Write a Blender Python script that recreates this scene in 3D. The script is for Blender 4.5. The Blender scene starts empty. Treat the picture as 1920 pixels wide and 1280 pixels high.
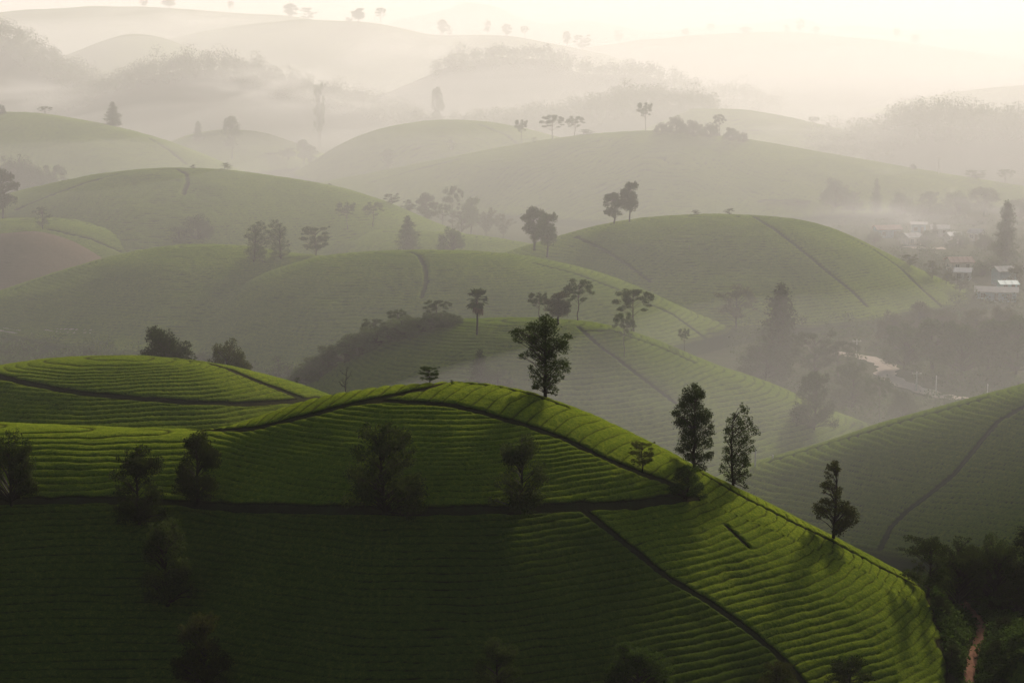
import bpy, math, random
import numpy as np
from mathutils import Vector, noise as mnoise

# ---------------------------------------------------------------- camera, sky, sun, exposure
F_PX, VH, CZ = 4267.0, -40.0, 90.0          # focal length in photo pixels, horizon row, camera height
SUN_AZ, SUN_EL = math.radians(20.0), math.radians(21.0)
scene = bpy.context.scene
COL = scene.collection
PITCH = math.atan((640.0 - VH) / F_PX)
cam_data = bpy.data.cameras.new('camera')
cam_data.sensor_width = 36.0
cam_data.lens = 36.0 * F_PX / 1920.0
cam_data.clip_start = 1.0
cam_data.clip_end = 30000.0
cam = bpy.data.objects.new('camera', cam_data)
COL.objects.link(cam)
cam.location = (0, 0, CZ)
cam.rotation_euler = (math.pi / 2 - PITCH, 0, 0)
scene.camera = cam

world = bpy.data.worlds.new('World')
scene.world = world
world.use_nodes = True
wn = world.node_tree
wn.nodes.clear()
sky = wn.nodes.new('ShaderNodeTexSky')
sky.sky_type = 'NISHITA'
sky.sun_disc = False
sky.sun_elevation = SUN_EL
sky.sun_rotation = SUN_AZ
sky.air_density = 1.0
sky.dust_density = 2.0
bg = wn.nodes.new('ShaderNodeBackground')
bg.inputs['Strength'].default_value = 0.05
wo = wn.nodes.new('ShaderNodeOutputWorld')
wn.links.new(sky.outputs[0], bg.inputs[0])
wn.links.new(bg.outputs[0], wo.inputs['Surface'])

sun_data = bpy.data.lights.new('sun', 'SUN')
sun_data.energy = 5.0
sun_data.angle = math.radians(4.0)
sun_data.color = (1.0, 0.895, 0.78)
sun = bpy.data.objects.new('sun', sun_data)
COL.objects.link(sun)
sdir = Vector((math.sin(SUN_AZ) * math.cos(SUN_EL), math.cos(SUN_AZ) * math.cos(SUN_EL), math.sin(SUN_EL)))
sun.rotation_euler = sdir.to_track_quat('Z', 'Y').to_euler()
sun.location = sdir * 400

scene.view_settings.view_transform = 'Standard'
scene.view_settings.look = 'None'
scene.view_settings.gamma = 1.0
scene.view_settings.use_curve_mapping = False
scene.view_settings.exposure = 0.14
scene.render.engine = 'CYCLES'
scene.cycles.use_denoising = True
scene.cycles.max_bounces = 6
scene.cycles.diffuse_bounces = 2
scene.cycles.transmission_bounces = 3
scene.cycles.volume_bounces = 1
scene.cycles.caustics_reflective = False
scene.cycles.caustics_refractive = False
HAZE_DENSITY, MIST_DENSITY, HAZE_G = 0.00004, 0.0007, 0.31

rng = np.random.default_rng(7)
random.seed(7)

# ---------------------------------------------------------------- helpers
CP, SP = math.cos(PITCH), math.sin(PITCH)
def ray(u, v):
    """world direction of a photo pixel, scaled to one metre of depth along +Y"""
    a, b = (np.asarray(u, float) - 960.0) / F_PX, (640.0 - np.asarray(v, float)) / F_PX
    dy = CP + b * SP
    return a / dy, (-SP + b * CP) / dy

def vnoise(x, y, seed=0):
    """smooth value noise in -1..1, vectorised"""
    xi, yi = np.floor(x).astype(np.int64), np.floor(y).astype(np.int64)
    fx, fy = x - xi, y - yi
    fx, fy = fx * fx * (3 - 2 * fx), fy * fy * (3 - 2 * fy)
    def h(i, j):
        n = (i * 374761393 + j * 668265263 + seed * 1442695041) & 0x7fffffff
        n = ((n ^ (n >> 13)) * 1274126177) & 0x7fffffff
        return ((n ^ (n >> 16)) & 0xffff) / 32767.5 - 1.0
    a = h(xi, yi) * (1 - fx) + h(xi + 1, yi) * fx
    b = h(xi, yi + 1) * (1 - fx) + h(xi + 1, yi + 1) * fx
    return a * (1 - fy) + b * fy

def smooth01(x):
    x = np.clip(x, 0, 1)
    return x * x * (3 - 2 * x)

def mesh_np(name, verts, faces, attrs=None, smooth=True):
    me = bpy.data.meshes.new(name)
    verts = np.ascontiguousarray(verts, dtype=np.float32)
    faces = np.ascontiguousarray(faces, dtype=np.int32)
    n, k = faces.shape
    me.vertices.add(len(verts)); me.vertices.foreach_set('co', verts.ravel())
    me.loops.add(n * k); me.loops.foreach_set('vertex_index', faces.ravel())
    me.polygons.add(n)
    me.polygons.foreach_set('loop_start', np.arange(0, n * k, k, dtype=np.int32))
    me.polygons.foreach_set('use_smooth', np.full(n, smooth, dtype=bool))
    for key, val in (attrs or {}).items():
        at = me.attributes.new(key, 'FLOAT', 'POINT')
        at.data.foreach_set('value', np.ascontiguousarray(val, dtype=np.float32))
    me.update(calc_edges=True)
    return me

def link(name, me, mat=None, parent=None):
    o = bpy.data.objects.new(name, me)
    COL.objects.link(o)
    if mat is not None and me is not None and not me.materials:
        me.materials.append(mat)
    if parent is not None:
        o.parent = parent
    return o

def tag(o, label=None, cat=None, group=None, kind=None):
    if label: o['label'] = label
    if cat: o['category'] = cat
    if group: o['group'] = group
    if kind: o['kind'] = kind
    return o

# ---------------------------------------------------------------- materials
def new_mat(name):
    m = bpy.data.materials.new(name)
    m.use_nodes = True
    nt = m.node_tree
    nt.nodes.clear()
    out = nt.nodes.new('ShaderNodeOutputMaterial')
    return m, nt, out

def N(nt, kind, **kw):
    n = nt.nodes.new(kind)
    for k, v in kw.items():
        setattr(n, k, v)
    return n

def noise_tex(nt, scale, detail=3.0, rough=0.55, coord='Object'):
    tc = N(nt, 'ShaderNodeTexCoord')
    t = N(nt, 'ShaderNodeTexNoise')
    t.inputs['Scale'].default_value = scale
    t.inputs['Detail'].default_value = detail
    t.inputs['Roughness'].default_value = rough
    nt.links.new(tc.outputs[coord], t.inputs['Vector'])
    return t.outputs['Fac']

def ramp(nt, fac, stops):
    r = N(nt, 'ShaderNodeValToRGB')
    el = r.color_ramp.elements
    while len(el) < len(stops):
        el.new(0.5)
    for e, (p, c) in zip(el, stops):
        e.position = p
        e.color = (*c, 1)
    nt.links.new(fac, r.inputs['Fac'])
    return r.outputs['Color']

def mixc(nt, fac, a, b, mode='MIX'):
    m = N(nt, 'ShaderNodeMix', data_type='RGBA', blend_type=mode)
    for sock, val in ((m.inputs[0], fac), (m.inputs[6], a), (m.inputs[7], b)):
        if hasattr(val, 'is_output'):
            nt.links.new(val, sock)
        elif isinstance(val, (int, float)):
            sock.default_value = val
        else:
            sock.default_value = (*val, 1)
    return m.outputs[2]

def tea_material(name, dark, mid, tip, soil, relief=0.25):
    """clipped tea bushes: darker old leaves, pale new shoots on top, bare earth between the rows"""
    m, nt, out = new_mat(name)
    at = N(nt, 'ShaderNodeAttribute', attribute_name='tip')
    big = noise_tex(nt, 0.045, 4.0)
    fine = noise_tex(nt, 1.6, 5.0, 0.7)
    leaf = noise_tex(nt, 5.5, 3.0, 0.75)
    c1 = ramp(nt, fine, [(0.3, dark), (0.52, mid), (0.75, tip)])
    c2 = ramp(nt, leaf, [(0.3, dark), (0.5, mid), (0.68, tip)])
    c = mixc(nt, 0.5, c1, c2)
    c = mixc(nt, ramp(nt, big, [(0.42, (0, 0, 0)), (0.66, (0.4, 0.4, 0.4))]), c, dark)
    shoot = ramp(nt, at.outputs['Fac'], [(0.08, (0, 0, 0)), (0.62, (0.95, 0.95, 0.95)), (1.0, (1, 1, 1))])
    c = mixc(nt, shoot, soil, c)
    p = N(nt, 'ShaderNodeBsdfPrincipled')
    nt.links.new(c, p.inputs['Base Color'])
    p.inputs['Roughness'].default_value = 0.9
    p.inputs['Specular IOR Level'].default_value = 0.0
    b = N(nt, 'ShaderNodeBump')
    b.inputs['Strength'].default_value = 0.8
    b.inputs['Distance'].default_value = relief
    nt.links.new(mixc(nt, 0.5, fine, leaf), b.inputs['Height'])
    nt.links.new(b.outputs[0], p.inputs['Normal'])
    nt.links.new(p.outputs[0], out.inputs['Surface'])
    return m

def earth_material(name, a, b, c, scale=0.3):
    m, nt, out = new_mat(name)
    n1 = noise_tex(nt, scale, 6.0, 0.65)
    n2 = noise_tex(nt, scale * 9, 4.0, 0.7)
    col = mixc(nt, 0.45, ramp(nt, n1, [(0.35, a), (0.5, b), (0.66, c)]), ramp(nt, n2, [(0.3, a), (0.7, c)]))
    p = N(nt, 'ShaderNodeBsdfPrincipled')
    nt.links.new(col, p.inputs['Base Color'])
    p.inputs['Roughness'].default_value = 1.0
    p.inputs['Specular IOR Level'].default_value = 0.0
    bp = N(nt, 'ShaderNodeBump')
    bp.inputs['Strength'].default_value = 0.6
    bp.inputs['Distance'].default_value = 0.15
    nt.links.new(n2, bp.inputs['Height'])
    nt.links.new(bp.outputs[0], p.inputs['Normal'])
    nt.links.new(p.outputs[0], out.inputs['Surface'])
    return m

def leaf_material(name, a, b, trans=0.45):
    m, nt, out = new_mat(name)
    geo = N(nt, 'ShaderNodeNewGeometry')
    n1 = noise_tex(nt, 0.35, 2.0)
    isl = ramp(nt, geo.outputs['Random Per Island'], [(0.0, a), (1.0, b)])
    obi = N(nt, 'ShaderNodeObjectInfo')
    hs = N(nt, 'ShaderNodeHueSaturation')
    mr = N(nt, 'ShaderNodeMapRange')
    nt.links.new(obi.outputs['Random'], mr.inputs['Value'])
    mr.inputs['To Min'].default_value = 0.75
    mr.inputs['To Max'].default_value = 1.25
    nt.links.new(mr.outputs[0], hs.inputs['Value'])
    nt.links.new(isl, hs.inputs['Color'])
    d = N(nt, 'ShaderNodeBsdfPrincipled')
    d.inputs['Roughness'].default_value = 0.9
    d.inputs['Specular IOR Level'].default_value = 0.0
    t = N(nt, 'ShaderNodeBsdfTranslucent')
    nt.links.new(hs.outputs[0], d.inputs['Base Color'])
    nt.links.new(hs.outputs[0], t.inputs['Color'])
    mx = N(nt, 'ShaderNodeMixShader')
    mx.inputs[0].default_value = trans
    nt.links.new(d.outputs[0], mx.inputs[1])
    nt.links.new(t.outputs[0], mx.inputs[2])
    nt.links.new(mx.outputs[0], out.inputs['Surface'])
    return m

def plain_material(name, col, rough=0.7, var=0.25, scale=2.0, spec=0.3):
    m, nt, out = new_mat(name)
    n1 = noise_tex(nt, scale, 5.0, 0.65)
    dk = tuple(c * (1 - var) for c in col)
    lt = tuple(min(1, c * (1 + var)) for c in col)
    p = N(nt, 'ShaderNodeBsdfPrincipled')
    nt.links.new(ramp(nt, n1, [(0.3, dk), (0.7, lt)]), p.inputs['Base Color'])
    p.inputs['Roughness'].default_value = rough
    p.inputs['Specular IOR Level'].default_value = spec
    nt.links.new(p.outputs[0], out.inputs['Surface'])
    return m

SOIL = (0.026, 0.02, 0.012)
M = {}
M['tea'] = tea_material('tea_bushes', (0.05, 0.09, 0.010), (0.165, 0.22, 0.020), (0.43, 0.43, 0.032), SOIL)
M['tea_shade_tint'] = tea_material('tea_bushes_shade_tint', (0.032, 0.058, 0.009), (0.08, 0.115, 0.014), (0.18, 0.20, 0.02), SOIL)  # same tea bushes, darkened in colour to stand in for shade
M['tea_far'] = tea_material('tea_bushes_weathered', (0.05, 0.10, 0.010), (0.12, 0.18, 0.014), (0.28, 0.30, 0.020), (0.022, 0.034, 0.010), 0.3)
M['tea_dry'] = tea_material('tea_bushes_pruned', (0.06, 0.05, 0.032), (0.12, 0.085, 0.06), (0.16, 0.12, 0.08), (0.10, 0.06, 0.045), 0.3)
M['soil'] = earth_material('dark_hill_soil', (0.03, 0.025, 0.014), (0.05, 0.04, 0.022), (0.05, 0.06, 0.02))
M['scrub'] = earth_material('valley_scrub', (0.025, 0.04, 0.012), (0.045, 0.06, 0.02), (0.08, 0.068, 0.04), 0.06)
M['red_earth'] = earth_material('red_earth_track', (0.20, 0.10, 0.06), (0.27, 0.14, 0.09), (0.32, 0.18, 0.12), 1.2)
M['pale_road'] = earth_material('pale_dirt_road', (0.38, 0.30, 0.25), (0.46, 0.38, 0.32), (0.52, 0.45, 0.38), 0.8)
M['leaf_dark'] = leaf_material('leaves_dark', (0.018, 0.03, 0.007), (0.045, 0.065, 0.012))
M['leaf_mid'] = leaf_material('leaves_green', (0.028, 0.05, 0.010), (0.065, 0.10, 0.018))
M['leaf_olive'] = leaf_material('leaves_olive', (0.03, 0.042, 0.010), (0.075, 0.075, 0.016))
M['leaf_bush'] = leaf_material('leaves_dull', (0.024, 0.04, 0.010), (0.062, 0.076, 0.018), 0.35)
M['leaf_light'] = leaf_material('leaves_light', (0.06, 0.09, 0.025), (0.12, 0.16, 0.045))
M['bark'] = plain_material('bark', (0.03, 0.024, 0.017), 0.9, 0.4, 3.0, 0.1)
M['bark_pale'] = plain_material('pale_bark', (0.08, 0.068, 0.052), 0.9, 0.4, 3.0, 0.1)

# ---------------------------------------------------------------- terrain
class Hill:
    """a rounded tea hill: a crest line with its own distance, a face towards the valley and a back slope"""
    def __init__(self, pts, depth, sf=0.5, sb=0.5, r=14.0, sig=22.0, lift=0.0, seed=0, und=0.35, ends=(0.42, 0.42)):
        pts = np.array(pts, float)
        uu = np.arange(pts[0, 0], pts[-1, 0] + 1, 4.0)
        vv = np.interp(uu, pts[:, 0], pts[:, 1])
        k = np.exp(-0.5 * (np.arange(-30, 31) * 4.0 / sig) ** 2); k /= k.sum()
        pad = np.concatenate([2 * vv[0] - vv[30:0:-1] if len(vv) > 31 else np.full(30, vv[0]), vv,
                              2 * vv[-1] - vv[-2:-32:-1] if len(vv) > 31 else np.full(30, vv[-1])])
        vv = np.convolve(pad, k, 'valid')
        if np.isscalar(depth):
            dd = np.full_like(uu, depth)
        else:
            d = np.array(depth, float)
            dd = np.interp(uu, d[:, 0], d[:, 1])
        ax, az = ray(uu, vv)
        self.rr = np.full_like(uu, r) if np.isscalar(r) else np.interp(uu, np.array(r, float)[:, 0], np.array(r, float)[:, 1])
        r = float(self.rr.mean())
        self.xr, self.yr, self.zr = ax * dd, dd, CZ + az * dd - lift
        self.sf, self.sb, self.r, self.seed, self.und, self.ends = sf, sb, r, seed, und, ends
        self.depth = float(dd.mean())
        self.umin, self.umax = pts[0, 0], pts[-1, 0]
    def crest(self, x):
        z = np.interp(x, self.xr, self.zr)
        z = z - self.ends[0] * np.maximum(self.xr[0] - x, 0) - self.ends[1] * np.maximum(x - self.xr[-1], 0)
        return z, np.interp(x, self.xr, self.yr)
    def z(self, x, y):
        zr, yr = self.crest(x)
        kap = (CZ - zr) / yr
        t = yr - y
        S = np.where(t > 0, self.sf + kap, np.maximum(self.sb - kap, 0.12))
        r = np.interp(x, self.xr, self.rr)
        out = zr + kap * t - S * (np.sqrt(t * t + r * r) - r)
        if self.und:
            w = smooth01((np.abs(t) - 2) / 14)
            s = max(1.0, self.depth / 420.0)
            out = out + w * self.und * s * (vnoise(x / (13 * s), y / (13 * s), self.seed + 3) + 0.5 * vnoise(x / (5.5 * s), y / (5.5 * s), self.seed + 9))
        d = (out - floor_z(x, y)) / 2.2
        flare = np.where(d > 12, d, np.log1p(np.exp(np.minimum(d, 12)))) * 2.2 - 0.12
        return np.where(d > -3.5, floor_z(x, y) + flare, out)
    def hit(self, u, v):
        """point where the line of sight of a photo pixel meets this hill"""
        ax, az = ray(u, v)
        y = np.linspace(self.depth * 0.7, self.depth * 1.08, 1200)
        d = CZ + az * y - self.z(ax * y, y)
        s = np.where(d <= 0)[0]
        if len(s):
            i = s[0]
        else:
            i = int(np.argmin(d))
        yy = y[i]
        return np.array([ax * yy, yy, float(self.z(np.array([ax * yy]), np.array([yy]))[0])])

def floor_z(x, y):
    """valley floor, rising to the high hill the camera stands on"""
    z = CZ - 86.0 + 1.2 * vnoise(x / 70, y / 70, 5) + 0.5 * vnoise(x / 22, y / 22, 6)
    lift = smooth01((90 - y) / 105.0)
    z = z + lift * 84.0
    z = z + smooth01((-y) / 250.0) * 25
    return z

H = {}
H['near'] = Hill([(-160,786),(0,793),(130,798),(250,803),(390,806),(440,797),(500,776),(560,755),(640,737),(740,723),(850,716),(930,722),(1000,737),(1060,758),(1130,786),(1200,820),(1260,850),(1330,890),(1400,924),(1480,964),(1560,1006),(1640,1048),(1700,1081),(1730,1102),(1752,1130),(1772,1165),(1790,1212),(1804,1262),(1814,1315)],
                 300, 0.54, 0.5, [(0,13),(1000,13),(1350,19),(1600,24),(1760,17)], 14, seed=11, und=0.3, ends=(0.1, 1.4))
H['corner'] = Hill([(1850,1275),(1875,1235),(1900,1208),(1940,1186),(2010,1165)], 276, 0.4, 0.4, 10, 14, seed=40, ends=(1.2,0.2))
H['left_near'] = Hill([(-160,722),(-60,696),(0,685),(90,672),(180,667),(270,667),(360,675),(440,688),(520,708),(580,726),(640,750),(700,780)], 348, 0.45, 0.5, 14, 18, seed=12)
H['right_near'] = Hill([(1340,905),(1400,874),(1450,859),(1550,830),(1650,795),(1750,768),(1850,740),(1920,722),(2000,702),(2120,684)], 372, 0.5, 0.5, 14, 18, seed=13)
H['centre'] = Hill([(600,712),(640,680),(700,642),(760,615),(850,600),(930,597),(1010,597),(1100,603),(1180,620),(1260,650),(1340,685),(1420,710),(1480,735),(1540,765),(1600,795),(1650,822)], 432, 0.46, 0.5, 17, 20, seed=14)
H['long_right'] = Hill([(300,640),(340,606),(420,552),(500,511),(600,481),(700,472),(790,470),(900,472),(1000,482),(1080,500),(1150,520),(1220,550),(1300,590),(1380,622),(1420,642),(1480,680)], 560, 0.45, 0.5, 22, 20, seed=15)
H['long_left'] = Hill([(-160,610),(-60,570),(0,548),(80,520),(160,495),(250,472),(330,460),(420,459),(480,465),(540,475),(620,482),(700,500)], 585, 0.42, 0.5, 22, 20, seed=16)
H['village_hill'] = Hill([(900,490),(960,470),(1040,446),(1100,428),(1180,412),(1260,405),(1340,402),(1420,405),(1500,412),(1560,428),(1620,455),(1680,485),(1740,515),(1800,545),(1860,592)], 625, 0.42, 0.5, 24, 20, seed=17)
H['small_mid'] = Hill([(560,470),(600,452),(650,438),(720,432),(800,434),(900,443),(960,452),(1040,470)], 700, 0.35, 0.5, 20, 20, seed=18)
H['dry_dome'] = Hill([(-100,450),(0,440),(60,433),(100,440),(150,460),(200,490),(260,525)], 655, 0.4, 0.5, 20, 18, seed=19)
H['left_low'] = Hill([(-100,420),(0,412),(100,410),(150,415),(220,430),(300,456),(340,474)], 685, 0.4, 0.5, 20, 18, seed=20)
H['left_dome'] = Hill([(-60,392),(30,360),(100,345),(180,328),(270,318),(350,316),(430,320),(520,332),(600,345),(660,358),(740,385),(800,412)], 735, 0.4, 0.5, 26, 22, seed=21)
H['wide'] = Hill([(560,356),(620,340),(700,325),(800,305),(900,285),(1000,267),(1100,253),(1200,247),(1270,246),(1340,255),(1420,265),(1500,280),(1600,297),(1700,315),(1800,332),(1920,352),(2040,372)], 905, 0.36, 0.5, 30, 22, seed=22)
H['shoulder'] = Hill([(520,350),(560,325),(600,295),(660,260),(720,240),(800,227),(860,226),(920,230),(980,241),(1060,262)], 1010, 0.38, 0.5, 32, 20, seed=23)
H['far_left_dome'] = Hill([(-120,200),(-50,206),(0,212),(60,212),(130,222),(200,235),(280,255),(340,275),(400,298),(450,322)], 950, 0.36, 0.5, 34, 20, seed=24)
H['far_small'] = Hill([(300,275),(330,262),(380,247),(440,243),(500,250),(560,272)], 1080, 0.36, 0.5, 34, 18, seed=25)
H['right_slope'] = Hill([(1300,205),(1400,206),(1480,222),(1560,240),(1640,255),(1740,265),(1860,270),(2000,275)], 1130, 0.33, 0.5, 36, 20, seed=26)
H['far_ridge_left'] = Hill([(-100,40),(20,22),(140,15),(270,13),(400,22),(540,33),(640,48)], 2150, 0.3, 0.4, 70, 18, seed=27)
H['far_ridge_mid'] = Hill([(280,85),(340,70),(400,55),(500,43),(600,39),(690,42),(760,55),(800,67),(850,68),(910,66),(980,73),(1060,88),(1140,104)], 1850, 0.3, 0.4, 60, 18, seed=28)
H['far_ridge_right'] = Hill([(1100,90),(1200,78),(1290,68),(1400,62),(1480,60),(1560,68),(1660,78),(1760,90),(1900,110),(2020,130)], 2200, 0.3, 0.4, 60, 18, seed=29)
H['pale_knoll'] = Hill([(150,95),(180,82),(240,63),(300,69),(340,86),(380,100)], 1650, 0.32, 0.4, 45, 16, seed=30)
H['pale_right'] = Hill([(1700,190),(1780,176),(1850,166),(1920,161),(2020,158)], 1500, 0.3, 0.4, 45, 16, seed=31)
# wooded hills: their canopy is built below, so the ground lies under it
H['wood_left'] = Hill([(-120,10),(0,44),(50,66),(90,92),(130,118),(170,142),(220,166),(300,200)], 1350, 0.38, 0.4, 40, 14, lift=7, seed=32)
H['wood_knoll'] = Hill([(90,185),(150,172),(200,150),(280,120),(350,108),(400,110),(470,115),(490,128),(560,148),(640,172),(740,196),(820,215)], 1300, 0.34, 0.4, 40, 12, lift=7, seed=33)
H['wood_mid'] = Hill([(740,236),(800,228),(900,218),(1000,208),(1080,193),(1150,177),(1200,170),(1280,174),(1330,184),(1350,206),(1400,230)], 1220, 0.36, 0.4, 36, 10, lift=7, seed=34)
H['wood_behind'] = Hill([(820,115),(860,98),(940,88),(1040,94),(1080,118),(1150,122),(1200,120),(1260,138),(1320,166),(1400,168),(1440,184),(1480,207),(1560,240)], 1500, 0.34, 0.4, 40, 10, lift=7, seed=35)
H['wood_right'] = Hill([(1480,262),(1560,250),(1640,240),(1660,212),(1720,202),(1800,204),(1870,211),(1960,216),(2060,222)], 1100, 0.36, 0.4, 34, 9, lift=9, seed=36)
H['mountain'] = Hill([(740,40),(830,22),(870,4),(930,12),(990,40),(1030,48),(1090,37),(1150,48),(1220,62),(1330,52),(1430,44),(1500,34),(1560,55),(1610,48),(1700,60),(1800,56),(1950,60)], 3000, 0.3, 0.4, 90, 12, seed=37)

def hz(x, y, keys=None):
    """terrain height"""
    x, y = np.atleast_1d(np.asarray(x, float)), np.atleast_1d(np.asarray(y, float))
    z = floor_z(x, y)
    for k in (keys or H):
        z = np.maximum(z, H[k].z(x, y))
    return z

# world-space paths: (hill, half width in metres, photo points met with that hill's slope)
PATHS = {
 'near': [
  (0.5, [(360,808),(400,808),(470,806),(520,795),(580,780),(640,764),(700,750),(760,738),(810,727),(845,717)]),
  (0.38, [(650,761),(720,753),(800,757),(850,762),(900,774),(980,797),(1050,822),(1100,845),(1150,868),(1200,888),(1245,903),(1290,922)]),
  (0.28, [(850,718),(930,726),(1000,742),(1060,764)]),
  (0.6, [(-40,941),(60,941),(200,938),(330,944),(400,950),(600,956),(800,959),(960,957),(1100,950),(1200,946),(1300,930)]),
  (0.36, [(1090,955),(1110,970),(1150,1002),(1200,1042),(1260,1090),(1330,1130),(1400,1180),(1450,1220),(1490,1262),(1520,1300)]),
  (0.3, [(1300,880),(1400,937),(1480,978),(1560,1016),(1640,1060),(1700,1090),(1745,1112)]),
  (0.12, [(1362,988),(1380,1005),(1402,1026)]),
 ],
 'left_near': [
  (0.5, [(-60,692),(0,708),(60,722),(150,738),(250,748),(350,755),(450,759),(545,754),(600,748)]),
  (0.42, [(275,668),(330,675),(390,682),(430,694),(480,715),(540,738),(575,752)]),
 ],
 'right_near': [
  (0.8, [(1960,745),(1920,764),(1870,792),(1830,840),(1790,890),(1740,930),(1700,960),(1670,990),(1650,1030)]),
  (0.5, [(1440,868),(1560,832),(1700,790),(1850,748)]),
 ],
 'centre': [
  (0.8, [(1085,615),(1130,655),(1160,676),(1190,700),(1230,730),(1265,756)]),
  (0.5, [(1100,622),(1150,622),(1230,650),(1300,680)]),
 ],
 'long_right': [(0.9, [(770,474),(785,480),(797,502),(800,530),(790,560)]), (0.8, [(1190,560),(1260,590),(1330,640),(1400,680)]), (0.6, [(1000,495),(1080,515),(1160,545)])],
 'village_hill': [
  (1.0, [(1412,407),(1450,430),(1500,468),(1550,510),(1600,550),(1625,575)]),
  (0.9, [(1590,445),(1640,470),(1690,505),(1730,545),(1765,575)]),
  (0.8, [(1080,446),(1130,468),(1180,500),(1220,530)]),
 ],
 'left_dome': [(1.1, [(330,318),(350,328),(352,345),(345,365)]), (0.9, [(30,395),(90,370),(160,345),(230,326)])],
 'left_low': [(0.7, [(120,413),(180,424),(250,445),(290,462)]), (0.7, [(90,432),(170,450),(240,480)])],
 'long_left': [(0.8, [(-40,575),(60,530),(130,508),(190,490)])],
 'far_left_dome': [(1.2, [(280,260),(320,285),(350,310)])],
 'shoulder': [(1.2, [(900,235),(950,255),(975,275)])],
 'wide': [(1.2, [(690,345),(780,320),(860,300)])],
}

def seg_dist(x, y, line):
    d = np.full(x.shape, 1e9)
    for a, b in zip(line[:-1], line[1:]):
        ab = b - a
        t = np.clip(((x - a[0]) * ab[0] + (y - a[1]) * ab[1]) / max(1e-6, ab @ ab), 0, 1)
        d = np.minimum(d, np.hypot(x - a[0] - t * ab[0], y - a[1] - t * ab[1]))
    return d

def path_lines(key):
    out = []
    for w, pts in PATHS.get(key, []):
        w = w if key in ('near', 'left_near') else w * 0.28
        p = np.array(pts, float)
        t = np.linspace(0, len(p) - 1, (len(p) - 1) * 5 + 1)
        uu, vv = np.interp(t, np.arange(len(p)), p[:, 0]), np.interp(t, np.arange(len(p)), p[:, 1])
        out.append((w, np.array([H[key].hit(a, b)[:2] for a, b in zip(uu, vv)])))
    return out

def side_of(x, y, line):
    """> 0 where the point lies beyond (further from the camera than) a line that runs along x"""
    o = np.argsort(line[:, 0])
    return y - np.interp(x, line[o, 0], line[o, 1])

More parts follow.
